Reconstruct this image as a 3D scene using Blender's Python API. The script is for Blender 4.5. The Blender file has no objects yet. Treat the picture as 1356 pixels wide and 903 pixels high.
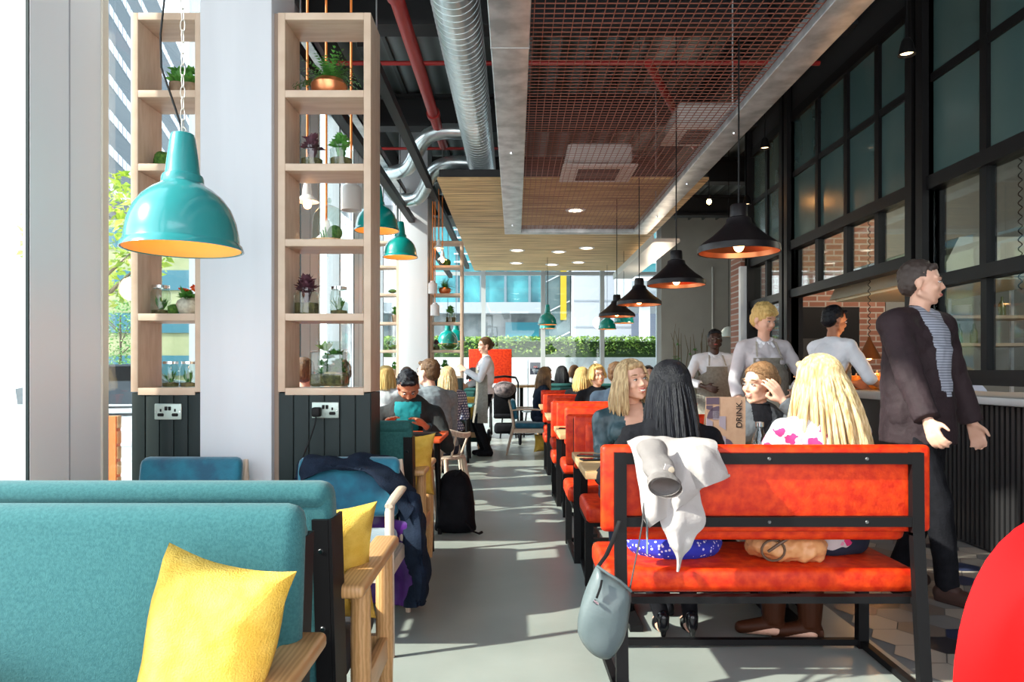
import bpy, bmesh, math, random
from mathutils import Vector, Matrix, Euler, noise
R = math.radians
random.seed(11)
C = bpy.context.scene.collection
F = 960.0; VX = 682.0; VY = 490.0; CH = 1.2
def W(px, py, d):
    return Vector(((px-VX)*d/F, d, CH+(VY-py)*d/F))
V = Vector
# ------------------------------------------------------------------ materials
MATS = {}
def mat(name, col, rough=.5, metal=0, col2=None, scale=8, bump=0, bscale=None, spec=.5, emit=None, es=1, coat=0, sheen=0, stretch=None, detail=3, ramp=(.35,.65), trans=0, ior=1.45):
    if name in MATS: return MATS[name]
    m = bpy.data.materials.new(name); m.use_nodes = True
    nt = m.node_tree; N = nt.nodes; L = nt.links
    b = N['Principled BSDF']
    b.inputs['Base Color'].default_value = (*col, 1)
    b.inputs['Roughness'].default_value = rough
    b.inputs['Metallic'].default_value = metal
    b.inputs['Specular IOR Level'].default_value = spec
    b.inputs['Coat Weight'].default_value = coat
    b.inputs['Sheen Weight'].default_value = sheen
    b.inputs['Transmission Weight'].default_value = trans
    b.inputs['IOR'].default_value = ior
    if emit:
        b.inputs['Emission Color'].default_value = (*emit, 1); b.inputs['Emission Strength'].default_value = es
    if col2 or bump:
        tc = N.new('ShaderNodeTexCoord'); mp = N.new('ShaderNodeMapping')
        L.new(tc.outputs['Object'], mp.inputs['Vector'])
        if stretch: mp.inputs['Scale'].default_value = stretch
    if col2:
        n = N.new('ShaderNodeTexNoise'); n.inputs['Scale'].default_value = scale; n.inputs['Detail'].default_value = detail
        L.new(mp.outputs['Vector'], n.inputs['Vector'])
        r = N.new('ShaderNodeValToRGB')
        r.color_ramp.elements[0].position = ramp[0]; r.color_ramp.elements[1].position = ramp[1]
        r.color_ramp.elements[0].color = (*col, 1); r.color_ramp.elements[1].color = (*col2, 1)
        L.new(n.outputs['Fac'], r.inputs['Fac']); L.new(r.outputs['Color'], b.inputs['Base Color'])
    if bump:
        n2 = N.new('ShaderNodeTexNoise'); n2.inputs['Scale'].default_value = bscale or scale*4
        n2.inputs['Detail'].default_value = 4
        L.new(mp.outputs['Vector'], n2.inputs['Vector'])
        bp = N.new('ShaderNodeBump'); bp.inputs['Strength'].default_value = bump; bp.inputs['Distance'].default_value = .01
        L.new(n2.outputs['Fac'], bp.inputs['Height']); L.new(bp.outputs['Normal'], b.inputs['Normal'])
    MATS[name] = m
    return m
def glassmat(name, tint=(1,1,1), gloss=.12, rough=.02, opac=None):
    if name in MATS: return MATS[name]
    m = bpy.data.materials.new(name); m.use_nodes = True
    nt = m.node_tree; N = nt.nodes; L = nt.links
    N.remove(N['Principled BSDF'])
    t = N.new('ShaderNodeBsdfTransparent'); t.inputs['Color'].default_value = (*tint, 1)
    g = N.new('ShaderNodeBsdfGlossy'); g.inputs['Roughness'].default_value = rough
    lw = N.new('ShaderNodeLayerWeight'); lw.inputs['Blend'].default_value = .5
    pw_ = N.new('ShaderNodeMath'); pw_.operation = 'POWER'; pw_.inputs[1].default_value = 4.0; L.new(lw.outputs['Facing'], pw_.inputs[0])
    ml_ = N.new('ShaderNodeMath'); ml_.operation = 'MULTIPLY_ADD'; ml_.inputs[1].default_value = .55; ml_.inputs[2].default_value = gloss*.35; L.new(pw_.outputs[0], ml_.inputs[0])
    mx = N.new('ShaderNodeMixShader')
    L.new(ml_.outputs[0], mx.inputs['Fac']); L.new(t.outputs[0], mx.inputs[1]); L.new(g.outputs[0], mx.inputs[2])
    L.new(mx.outputs[0], N['Material Output'].inputs['Surface'])
    MATS[name] = m
    return m
def spots(name, base, cols, scale=30, thr=.35, rough=.8, dots=False):
    """fabric with scattered coloured patches"""
    m = bpy.data.materials.new(name); m.use_nodes = True
    nt = m.node_tree; N = nt.nodes; L = nt.links; b = N['Principled BSDF']; b.inputs['Roughness'].default_value = rough
    tc = N.new('ShaderNodeTexCoord'); v = N.new('ShaderNodeTexVoronoi'); v.inputs['Scale'].default_value = scale
    nz = N.new('ShaderNodeTexNoise'); nz.inputs['Scale'].default_value = scale*1.5
    mxv = N.new('ShaderNodeMixRGB'); mxv.inputs['Fac'].default_value = .0 if dots else .05
    L.new(tc.outputs['Object'], mxv.inputs[1]); L.new(tc.outputs['Object'], nz.inputs['Vector']); L.new(nz.outputs['Color'], mxv.inputs[2])
    L.new(mxv.outputs[0], v.inputs['Vector'])
    cr = N.new('ShaderNodeValToRGB'); cr.color_ramp.interpolation = 'CONSTANT'
    e = cr.color_ramp.elements
    for i, c in enumerate(cols):
        if i < 2: e[i].position = i/len(cols); e[i].color = (*c, 1)
        else:
            q = e.new(i/len(cols)); q.color = (*c, 1)
    sx = N.new('ShaderNodeSeparateXYZ'); L.new(v.outputs['Color'], sx.inputs[0]); L.new(sx.outputs[0], cr.inputs['Fac'])
    lt = N.new('ShaderNodeMath'); lt.operation = 'LESS_THAN'; lt.inputs[1].default_value = thr
    L.new(v.outputs['Distance'], lt.inputs[0])
    mx = N.new('ShaderNodeMixRGB'); mx.inputs[1].default_value = (*base, 1)
    L.new(lt.outputs[0], mx.inputs['Fac']); L.new(cr.outputs['Color'], mx.inputs[2]); L.new(mx.outputs[0], b.inputs['Base Color'])
    MATS[name] = m
    return m
def brickmat(name, c1, c2, mortar, scale=1, bw=.22, bh=.07, msz=.01, rough=.85, rot=None):
    m = bpy.data.materials.new(name); m.use_nodes = True
    nt = m.node_tree; N = nt.nodes; L = nt.links; b = N['Principled BSDF']; b.inputs['Roughness'].default_value = rough
    tc = N.new('ShaderNodeTexCoord'); mp = N.new('ShaderNodeMapping'); L.new(tc.outputs['Object'], mp.inputs['Vector'])
    if rot: mp.inputs['Rotation'].default_value = rot
    br = N.new('ShaderNodeTexBrick'); br.inputs['Color1'].default_value = (*c1, 1); br.inputs['Color2'].default_value = (*c2, 1)
    br.inputs['Mortar'].default_value = (*mortar, 1); br.inputs['Scale'].default_value = scale
    br.inputs['Brick Width'].default_value = bw; br.inputs['Row Height'].default_value = bh; br.inputs['Mortar Size'].default_value = msz
    L.new(mp.outputs['Vector'], br.inputs['Vector']); L.new(br.outputs['Color'], b.inputs['Base Color'])
    bp = N.new('ShaderNodeBump'); bp.inputs['Strength'].default_value = .4; bp.inputs['Distance'].default_value = .01; bp.invert = True
    L.new(br.outputs['Fac'], bp.inputs['Height']); L.new(bp.outputs['Normal'], b.inputs['Normal'])
    MATS[name] = m
    return m
def wavemat(name, c1, c2, scale=6, axis='X', rough=.4, dist=2, stretch=(1,1,1), bump=0, nscale=3):
    """bands / grain"""
    m = bpy.data.materials.new(name); m.use_nodes = True
    nt = m.node_tree; N = nt.nodes; L = nt.links; b = N['Principled BSDF']; b.inputs['Roughness'].default_value = rough
    tc = N.new('ShaderNodeTexCoord'); mp = N.new('ShaderNodeMapping'); L.new(tc.outputs['Object'], mp.inputs['Vector']); mp.inputs['Scale'].default_value = stretch
    w = N.new('ShaderNodeTexWave'); w.bands_direction = axis; w.inputs['Scale'].default_value = scale; w.inputs['Distortion'].default_value = dist
    w.inputs['Detail'].default_value = 2; w.inputs['Detail Scale'].default_value = nscale
    L.new(mp.outputs['Vector'], w.inputs['Vector'])
    r = N.new('ShaderNodeValToRGB'); r.color_ramp.elements[0].color = (*c1, 1); r.color_ramp.elements[1].color = (*c2, 1)
    L.new(w.outputs['Fac'], r.inputs['Fac']); L.new(r.outputs['Color'], b.inputs['Base Color'])
    if bump:
        bp = N.new('ShaderNodeBump'); bp.inputs['Strength'].default_value = bump; bp.inputs['Distance'].default_value = .004
        L.new(w.outputs['Fac'], bp.inputs['Height']); L.new(bp.outputs['Normal'], b.inputs['Normal'])
    MATS[name] = m
    return m
M_black = mat('black_steel', (.006,.0055,.006), .5, 0, spec=.22)
M_orange = mat('orange_leather', (.52,.016,.002), .5, 0, (.76,.055,.004), 24, bump=.15, bscale=70, detail=9, ramp=(.36,.68), spec=.35)
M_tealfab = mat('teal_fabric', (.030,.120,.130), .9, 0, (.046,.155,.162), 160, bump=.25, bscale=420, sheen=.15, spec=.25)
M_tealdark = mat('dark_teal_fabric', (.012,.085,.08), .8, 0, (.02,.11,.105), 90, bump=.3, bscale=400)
M_blue = mat('blue_velvet', (0.0,.065,.12), .7, 0, (.0,.13,.2), 12, bump=.2, bscale=80, sheen=.5, detail=5)
M_yellow = mat('yellow_fabric', (.72,.42,.05), .9, 0, (.82,.52,.09), 25, bump=.5, bscale=260)
M_oak = wavemat('oak_wood', (.50,.25,.09), (.66,.37,.16), 5, 'X', .4, 3, (6,.6,2))
M_pale = wavemat('pale_wood', (.52,.40,.30), (.64,.51,.39), 4, 'X', .55, 3, (5,5,.5))
M_ply = mat('birch_shelf', (.50,.36,.26), .5, 0, (.58,.44,.33), 5, stretch=(1,6,1.5))
M_tab = wavemat('table_wood', (.42,.24,.10), (.62,.40,.20), 3, 'Y', .4, 4, (.6,6,1))
M_green = mat('dark_green_paint', (.009,.017,.017), .5, spec=.3)
M_white = mat('white_paint', (.80,.80,.82), .6)
M_case = mat('casing_white', (.84,.85,.87), .7)
M_colw = mat('column_white', (.58,.59,.62), .7, 0, (.62,.63,.66), 2, stretch=(3,3,.3))
M_frame = mat('pale_frame', (.62,.58,.50), .5)
M_galv = mat('galvanised_steel', (.36,.385,.40), .42, .75, (.62,.65,.66), 7, bump=.1, bscale=30, detail=6)
M_duct = mat('duct_steel', (.55,.62,.64), .3, .9, (.7,.76,.77), 5, detail=4)
M_red = mat('red_pipe', (.33,.02,.018), .4)
M_tealp = mat('teal_enamel', (.03,.24,.245), .22, 0, coat=.5)
M_tealg = mat('green_enamel', (.0,.22,.19), .25, 0, coat=.5)
M_lampin = mat('lamp_inner_orange', (.95,.50,.12), .5)
M_copper = mat('copper', (.75,.27,.12), .3, .9)
M_bulb = mat('bulb_warm', (1,.6,.3), .4, emit=(1,.50,.18), es=14)
M_led = mat('downlight_glow', (1,.9,.75), .4, emit=(1,.85,.65), es=2.5)
M_chrome = mat('chrome', (.75,.75,.76), .15, 1)
M_glass = glassmat('jar_glass', (.84,.90,.87), .22)
M_screw = mat('dull_screw', (.12,.12,.12), .4, .5)
M_pane = glassmat('window_glass', (.93,.97,.97), .10)
M_kpane = glassmat('kitchen_glass', (.80,.86,.86), .15)
M_leaf = mat('leaf_green', (.035,.16,.02), .55, 0, (.10,.30,.05), 20)
M_leafy = mat('leaf_light', (.13,.30,.06), .55, 0, (.28,.48,.10), 20)
M_purple = mat('dark_leaf', (.05,.02,.03), .5, 0, (.13,.05,.07), 30)
M_moss = mat('moss', (.03,.10,.015), .95, 0, (.09,.20,.03), 60, bump=.8, bscale=120)
M_soil = mat('soil', (.06,.045,.02), .95, 0, (.16,.14,.05), 40, bump=.5)
M_navy = mat('navy_cloth', (.005,.010,.022), .9, 0, (.010,.017,.034), 18, bump=.4, bscale=150, spec=.2)
M_blk = mat('black_cloth', (.004,.004,.006), .85, 0, (.008,.008,.011), 15, bump=.3, bscale=120, spec=.2)
M_wshirt = mat('white_shirt', (.72,.74,.80), .8, 0, (.80,.81,.86), 10, bump=.3, bscale=25)
M_apron = mat('linen_apron', (.38,.35,.30), .9, 0, (.48,.45,.39), 40, bump=.4, bscale=120)
M_dark = mat('dark_seat', (.035,.035,.04), .7)
M_orangecord = mat('orange_cord', (.8,.22,.03), .6)
M_skin = mat('skin_light', (.66,.36,.25), .5, 0, (.72,.42,.31), 12)
M_skin2 = mat('skin_brown', (.35,.14,.07), .5, 0, (.42,.18,.10), 12)
M_skin3 = mat('skin_dark', (.045,.02,.014), .42, 0, (.07,.03,.02), 12)
M_lip = mat('lips', (.48,.09,.08), .4)
M_teeth = mat('teeth', (.8,.78,.74), .3)
M_eyew = mat('eye_white', (.75,.72,.70), .3)
M_eyed = mat('eye_dark', (.03,.02,.015), .2)
def hairmat(n, a, b):
    return mat(n, a, .42, 0, b, 26, bump=.5, bscale=90, stretch=(3.5,3.5,.25), detail=4, spec=.25)
H_black = hairmat('hair_black', (.004,.004,.006), (.008,.008,.012))
H_blonde = hairmat('hair_blonde', (.42,.27,.11), (.78,.60,.34))
H_ash = hairmat('hair_ash_blonde', (.34,.21,.10), (.68,.50,.28))
H_brown = hairmat('hair_brown', (.07,.035,.018), (.16,.085,.04))
H_lbrown = hairmat('hair_light_brown', (.17,.09,.04), (.32,.18,.09))
H_gold = hairmat('hair_golden', (.50,.32,.10), (.70,.50,.20))
# ------------------------------------------------------------------ object helpers
def tag(o, label=None, cat=None, group=None, kind=None):
    if label: o['label'] = label
    if cat: o['category'] = cat
    if group: o['group'] = group
    if kind: o['kind'] = kind
    return o
def thing(name, label, cat, loc=(0,0,0), rz=0, group=None):
    o = bpy.data.objects.new(name, None); C.objects.link(o); o.empty_display_size = .1
    o.location = loc; o.rotation_euler = (0,0,rz)
    return tag(o, label, cat, group)
def dup(root, loc, rz=None, label=None):
    r = root.copy(); C.objects.link(r); r.location = loc
    if rz is not None: r.rotation_euler = (0,0,rz)
    if label: r['label'] = label
    for ch in list(root.children):
        c = ch.copy(); C.objects.link(c); c.parent = r
        for g in ch.children:
            d = g.copy(); C.objects.link(d); d.parent = c
    return r
class MB:
    def __init__(s): s.bm = bmesh.new()
    def box(s, c, d, rot=None, bevel=0, seg=3):
        b2 = bmesh.new(); bmesh.ops.create_cube(b2, size=1)
        bmesh.ops.scale(b2, vec=V(d), verts=b2.verts)
        if bevel: bmesh.ops.bevel(b2, geom=b2.edges[:], offset=min(bevel, min(d)*.49), segments=seg, profile=.5, affect='EDGES')
        m = Matrix.Translation(V(c))
        if rot is not None: m = m @ (rot if isinstance(rot, Matrix) else Euler(rot).to_matrix().to_4x4())
        bmesh.ops.transform(b2, matrix=m, verts=b2.verts); s.merge(b2); return s
    def bb(s, x0, x1, y0, y1, z0, z1, bevel=0):
        return s.box(((x0+x1)/2,(y0+y1)/2,(z0+z1)/2), (abs(x1-x0),abs(y1-y0),abs(z1-z0)), bevel=bevel)
    def merge(s, b2):
        me = bpy.data.meshes.new('tmp'); b2.to_mesh(me); b2.free(); s.bm.from_mesh(me); bpy.data.meshes.remove(me)
    def tube(s, pts, r, seg=8, caps=True, flat=1.0, up=None, closed=False):
        pts = [V(p) for p in pts]; n = len(pts); rings = []
        rr = r if isinstance(r, (list, tuple)) else [r]*n
        nrm = None
        for i, p in enumerate(pts):
            if closed: t = pts[(i+1)%n]-pts[i-1]
            else: t = (pts[min(i+1,n-1)]-pts[max(i-1,0)])
            if t.length < 1e-9: t = V((0,0,1))
            t.normalize()
            if nrm is None:
                a = V(up) if up else (V((0,0,1)) if abs(t.z) < .9 else V((1,0,0)))
                nrm = (a - t*a.dot(t)).normalized()
            else:
                nrm = (nrm - t*nrm.dot(t))
                if nrm.length < 1e-6: nrm = t.orthogonal()
                nrm.normalize()
            bn = t.cross(nrm)
            rings.append([s.bm.verts.new(p + (nrm*math.cos(2*math.pi*k/seg)*flat + bn*math.sin(2*math.pi*k/seg))*rr[i]) for k in range(seg)])
        m = n if closed else n-1
        for i in range(m):
            a, b = rings[i], rings[(i+1)%n]
            for k in range(seg): s.bm.faces.new((a[k], a[(k+1)%seg], b[(k+1)%seg], b[k]))
        if caps and not closed:
            s.bm.faces.new(rings[0][::-1]); s.bm.faces.new(rings[-1])
        return s
    def bar(s, p0, p1, w, h=None, up=(0,0,1)):
        """rectangular bar"""
        p0, p1 = V(p0), V(p1); h = h or w; t = (p1-p0); L = t.length; t.normalize()
        u = V(up); u = (u - t*u.dot(t))
        if u.length < 1e-4: u = t.orthogonal()
        u.normalize(); b = t.cross(u)
        m = Matrix((( t.x,b.x,u.x,0),(t.y,b.y,u.y,0),(t.z,b.z,u.z,0),(0,0,0,1)))
        return s.box((p0+p1)/2, (L, w, h), rot=m)
    def lathe(s, prof, c=(0,0,0), seg=32, M=None):
        rings = []
        c = V(c)
        for r, z in prof:
            if r < 1e-5: rings.append([s.bm.verts.new(c+V((0,0,z)))])
            else: rings.append([s.bm.verts.new(c+V((r*math.cos(2*math.pi*k/seg), r*math.sin(2*math.pi*k/seg), z))) for k in range(seg)])
        for a, b in zip(rings, rings[1:]):
            for k in range(seg):
                k2 = (k+1)%seg
                if len(a) == 1 and len(b) == 1: continue
                if len(a) == 1: s.bm.faces.new((a[0], b[k2], b[k]))
                elif len(b) == 1: s.bm.faces.new((a[k], a[k2], b[0]))
                else: s.bm.faces.new((a[k], a[k2], b[k2], b[k]))
        if M is not None:
            vs = [v for r_ in rings for v in r_]; bmesh.ops.transform(s.bm, matrix=M, verts=vs)
        return s
    def ell(s, c, r, rot=None, seg=18, M=None):
        b2 = bmesh.new(); bmesh.ops.create_uvsphere(b2, u_segments=seg, v_segments=max(8, seg*2//3), radius=1)
        m = Matrix.Translation(V(c)) @ (rot.to_4x4() if rot is not None else Matrix()) @ Matrix.Diagonal((r[0], r[1], r[2], 1)) if not isinstance(r, (int, float)) else Matrix.Translation(V(c)) @ Matrix.Scale(r, 4)
        if M is not None: m = M @ m
        bmesh.ops.transform(b2, matrix=m, verts=b2.verts); s.merge(b2); return s
    def cap(s, p0, p1, r0, r1=None, flat=False, M=None, seg=14):
        p0, p1 = V(p0), V(p1)
        if M is not None: p0, p1 = M @ p0, M @ p1
        r1 = r0 if r1 is None else r1
        s.tube([p0, p1], [r0, r1], seg)
        if not flat:
            s.ell(p0, r0*.995, seg=seg); s.ell(p1, r1*.995, seg=seg)
        return s
    def prism(s, poly, a, b, axis='y'):
        """poly of 2d points extruded between a and b along axis"""
        def mk(p, t): return V((p[0], t, p[1])) if axis == 'y' else (V((t, p[0], p[1])) if axis == 'x' else V((p[0], p[1], t)))
        A = [s.bm.verts.new(mk(p, a)) for p in poly]; B = [s.bm.verts.new(mk(p, b)) for p in poly]
        s.bm.faces.new(A); s.bm.faces.new(B[::-1])
        for i in range(len(poly)):
            j = (i+1)%len(poly); s.bm.faces.new((A[j], A[i], B[i], B[j]))
        return s
    def quad(s, *p): s.bm.faces.new([s.bm.verts.new(V(q)) for q in p]); return s
    def build(s, name, m, parent=None, smooth=True, angle=38):
        bmesh.ops.recalc_face_normals(s.bm, faces=s.bm.faces)
        me = bpy.data.meshes.new(name); s.bm.to_mesh(me); s.bm.free()
        me.materials.append(m)
        if smooth:
            me.shade_smooth()
            try: me.set_sharp_from_angle(angle=R(angle))
            except Exception: pass
        o = bpy.data.objects.new(name, me); C.objects.link(o)
        if parent is not None: o.parent = parent
        return o
def fuse(mb, name, m, parent, vox, sm=4, wr=0, wf=9):
    """union of overlapping shells as one continuous smooth surface"""
    bmesh.ops.recalc_face_normals(mb.bm, faces=mb.bm.faces)
    me = bpy.data.meshes.new('t'); mb.bm.to_mesh(me); mb.bm.free()
    o = bpy.data.objects.new('t', me); C.objects.link(o)
    r = o.modifiers.new('r', 'REMESH'); r.mode = 'VOXEL'; r.voxel_size = vox; r.use_smooth_shade = True
    if sm:
        k = o.modifiers.new('s', 'SMOOTH'); k.factor = .5; k.iterations = sm
    dg = bpy.context.evaluated_depsgraph_get()
    me2 = bpy.data.meshes.new_from_object(o.evaluated_get(dg))
    bpy.data.objects.remove(o); bpy.data.meshes.remove(me)
    if wr:
        co = [v.co.copy() for v in me2.vertices]; nn = [v.normal.copy() for v in me2.vertices]
        for v, c, n in zip(me2.vertices, co, nn):
            q = V((c.x*wf, c.y*wf, c.z*wf*1.0))
            v.co = c + n*(wr*(noise.noise(q)+.5*noise.noise(q*2.3)))
    me2.name = name; me2.materials.clear(); me2.materials.append(m); me2.shade_smooth()
    o = bpy.data.objects.new(name, me2); C.objects.link(o); o.parent = parent
    return o
def catmull(P, t):
    n = len(P)-1; x = min(max(t, 0), 1)*n; i = min(int(x), n-1); f = x-i
    p0 = P[max(i-1,0)]; p1 = P[i]; p2 = P[i+1]; p3 = P[min(i+2,n)]
    return .5*((2*p1)+(-p0+p2)*f+(2*p0-5*p1+4*p2-p3)*f*f+(-p0+3*p1-3*p2+p3)*f*f*f)
def sheet(rows, name, m, parent=None, nu=24, nv=24, th=.006, wr=.004, wf=14):
    """cloth from a grid of control points"""
    rows = [[V(p) for p in r] for r in rows]
    G = []
    for j in range(nv+1):
        ctrl = [catmull([r[k] for r in rows], j/nv) for k in range(len(rows[0]))]
        G.append([catmull(ctrl, i/nu) for i in range(nu+1)])
    bm = bmesh.new(); vs = [[bm.verts.new(p) for p in r] for r in G]
    for j in range(nv):
        for i in range(nu): bm.faces.new((vs[j][i], vs[j][i+1], vs[j+1][i+1], vs[j+1][i]))
    bm.normal_update()
    for v in bm.verts:
        v.co += v.normal*wr*noise.noise(v.co*wf)
    bmesh.ops.recalc_face_normals(bm, faces=bm.faces)
    pre = [v for v in bm.verts]; bm.normal_update(); nr_ = {v: v.normal.copy() for v in pre}
    dp = bmesh.ops.duplicate(bm, geom=bm.faces[:]+bm.edges[:]+bm.verts[:]); vm = dp['vert_map']
    for v in pre: vm[v].co = v.co - nr_[v]*th
    bl_ = [vs[0][i] for i in range(nu)]+[vs[j][nu] for j in range(nv)]+[vs[nv][i] for i in range(nu,0,-1)]+[vs[j][0] for j in range(nv,0,-1)]
    for a_, b_ in zip(bl_, bl_[1:]+bl_[:1]):
        try: bm.faces.new((a_, b_, vm[b_], vm[a_]))
        except Exception: pass
    mb = MB(); mb.bm = bm
    return mb.build(name, m, parent, angle=60)
def inflate(outline, depth, name, m, parent=None, org=(0,0,0), ax=(1,0,0), ay=(0,0,1), rings=8, power=.5, wr=0, wf=10, back=1.0):
    """cushion-like body from an outline (2d)"""
    ax, ay, org = V(ax).normalized(), V(ay).normalized(), V(org); az = ax.cross(ay)
    n = len(outline); cx = sum(p[0] for p in outline)/n; cy = sum(p[1] for p in outline)/n
    bm = bmesh.new()
    def ring(k, sgn):
        f = 1-k/rings; dz = depth/2*(1-f**2.2)**power*sgn
        if sgn < 0: dz *= back
        return [org+ax*(cx+(x-cx)*f)+ay*(cy+(y-cy)*f)+az*dz for x, y in outline]
    base = [bm.verts.new(p) for p in ring(0, 1)]
    for sgn in (1, -1):
        prev = base
        for k in range(1, rings):
            cur = [bm.verts.new(p) for p in ring(k, sgn)]
            for i in range(n): bm.faces.new((prev[i], prev[(i+1)%n], cur[(i+1)%n], cur[i]))
            prev = cur
        cc = bm.verts.new(org+ax*cx+ay*cy+az*depth/2*sgn*(back if sgn < 0 else 1))
        for i in range(n): bm.faces.new((prev[i], prev[(i+1)%n], cc))
    if wr:
        bm.normal_update()
        for v in bm.verts: v.co += v.normal*wr*noise.noise(v.co*wf)
    mb = MB(); mb.bm = bm
    return mb.build(name, m, parent, angle=70)
def densify(poly, k=4):
    P = [V((p[0], p[1], 0)) for p in poly]; n = len(P); out = []
    for i in range(n):
        Q = [P[(i-1)%n], P[i], P[(i+1)%n], P[(i+2)%n]]
        for j in range(k):
            f = j/k; p0, p1, p2, p3 = Q
            q = .5*((2*p1)+(-p0+p2)*f+(2*p0-5*p1+4*p2-p3)*f*f+(-p0+3*p1-3*p2+p3)*f*f*f)
            out.append((q.x, q.y))
    return out
def pillow_outline(w, h, pinch=.06, n=10):
    pts = []
    cs = [(-w/2,-h/2),(w/2,-h/2),(w/2,h/2),(-w/2,h/2)]
    for i in range(4):
        a, b = V(cs[i]), V(cs[(i+1)%4])
        for k in range(n):
            t = k/n; p = a.lerp(b, t); nrm = V((-p.x, -p.y)).normalized()
            e = b-a; nn = V((-e.y, e.x)).normalized()
            p = p + nn*pinch*min(w,h)*(1-(2*t-1)**2)
            pts.append((p.x, p.y))
    return pts
def pillow(label, loc, rz, tilt, w=.42, h=.42, d=.15, m=M_yellow, roll=0, group=None):
    o = inflate(pillow_outline(w, h), d, 'throw_pillow', m, None, power=.6, wr=.012, wf=9)
    o.rotation_euler = Euler((tilt, roll, rz), 'XYZ'); o.location = loc
    return tag(o, label, 'pillow', group)
# ------------------------------------------------------------------ people
def ik(a, t, l1, l2, pole):
    a, t = V(a), V(t); d = t-a; L = min(d.length, (l1+l2)*.999); d.normalize(); t = a+d*L
    x = (l1*l1-l2*l2+L*L)/(2*L); h = math.sqrt(max(l1*l1-x*x, 0)); p = V(pole); p = (p-d*p.dot(d))
    if p.length < 1e-5: p = d.orthogonal()
    p.normalize(); return a+d*x+p*h, t
def hand(mb, wrist, d, n, side, curl, s, spread=1.0):
    d = V(d).normalized(); n = V(n); n = (n-d*n.dot(d)).normalized(); w = d.cross(n)*side
    offs = [.030,.0105,-.0105,-.030]; lens = [.066,.076,.070,.055]
    for o_, l in zip(offs, lens):
        base = wrist+d*.088*s*(1-abs(o_)*1.5)+w*o_*s
        mb.cap(wrist+w*o_*.55*s+d*.008, base, .0145*s, .0115*s, seg=8)
        p = base; dd = (d+w*o_*4*spread).normalized(); a = curl*.5
        for k, (f, rr) in enumerate(((.45,.0095),(.32,.0087),(.25,.0078))):
            a2 = curl*(.45+.55*k); q = p+(dd*math.cos(a2)+n*math.sin(a2))*l*f*s
            mb.cap(p, q, rr*s*1.03, rr*s*.95, seg=8); p = q
    t0 = wrist+d*.022*s+w*.022*s; t1 = t0+(d*.6+w*.7+n*.25).normalized()*.042*s; t2 = t1+(d*.9+w*.3+n*.3).normalized()*.034*s
    mb.cap(t0, t1, .014*s, .011*s, seg=8); mb.cap(t1, t2, .011*s, .009*s, seg=8)
def locks(mb, Mh, s, length, a0=38, a1=322, n=100, r=.011, spread=.02, jit=.012, back=.0, seg=6, rad=(.086,.104,.1), wave=0, rnd=None, fwd=0):
    rnd = rnd or random.Random(3)
    for i in range(n):
        a = R(a0+(a1-a0)*(i+.5*rnd.random())/n)
        side = math.sin(a); cz = math.cos(a)
        pts = []; rr = []
        ph0 = rnd.uniform(8, 20)
        for k in range(6):
            ph = R(ph0+(88-ph0)*k/5)
            p = V((rad[0]*math.sin(a)*math.sin(ph), -.012+rad[1]*math.cos(a)*math.sin(ph), .022+rad[2]*math.cos(ph)))
            pts.append(Mh @ p); rr.append(r*s*(.7+.3*k/5))
        end = pts[-1]; out = (Mh.to_3x3() @ V((math.sin(a), math.cos(a), 0))).normalized(); out.z = 0
        fw = (Mh.to_3x3() @ V((0, 1, 0))); fw.z = 0; fw.normalize()
        L = length*rnd.uniform(.86, 1.04); K = 7; ph = rnd.random()*6; jx, jy = rnd.uniform(-1,1), rnd.uniform(-1,1)
        for k in range(1, K+1):
            t = k/K
            p = end + V((0, 0, -L*t)) + out*(spread*math.sin(min(t*1.6,1)*1.5708)) - fw*back*t*max(0, -cz)
            if cz > 0: p += fw*fwd*t
            p += V((jx, jy, 0))*jit*(t**.7) + V((rnd.uniform(-1,1), rnd.uniform(-1,1), 0))*.0015 + out*(wave*math.sin(ph+t*7))
            pts.append(p); rr.append(r*s*(1-.15*t) if k < K else r*s*.25)
        mb.tube(pts, rr, seg)
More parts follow.
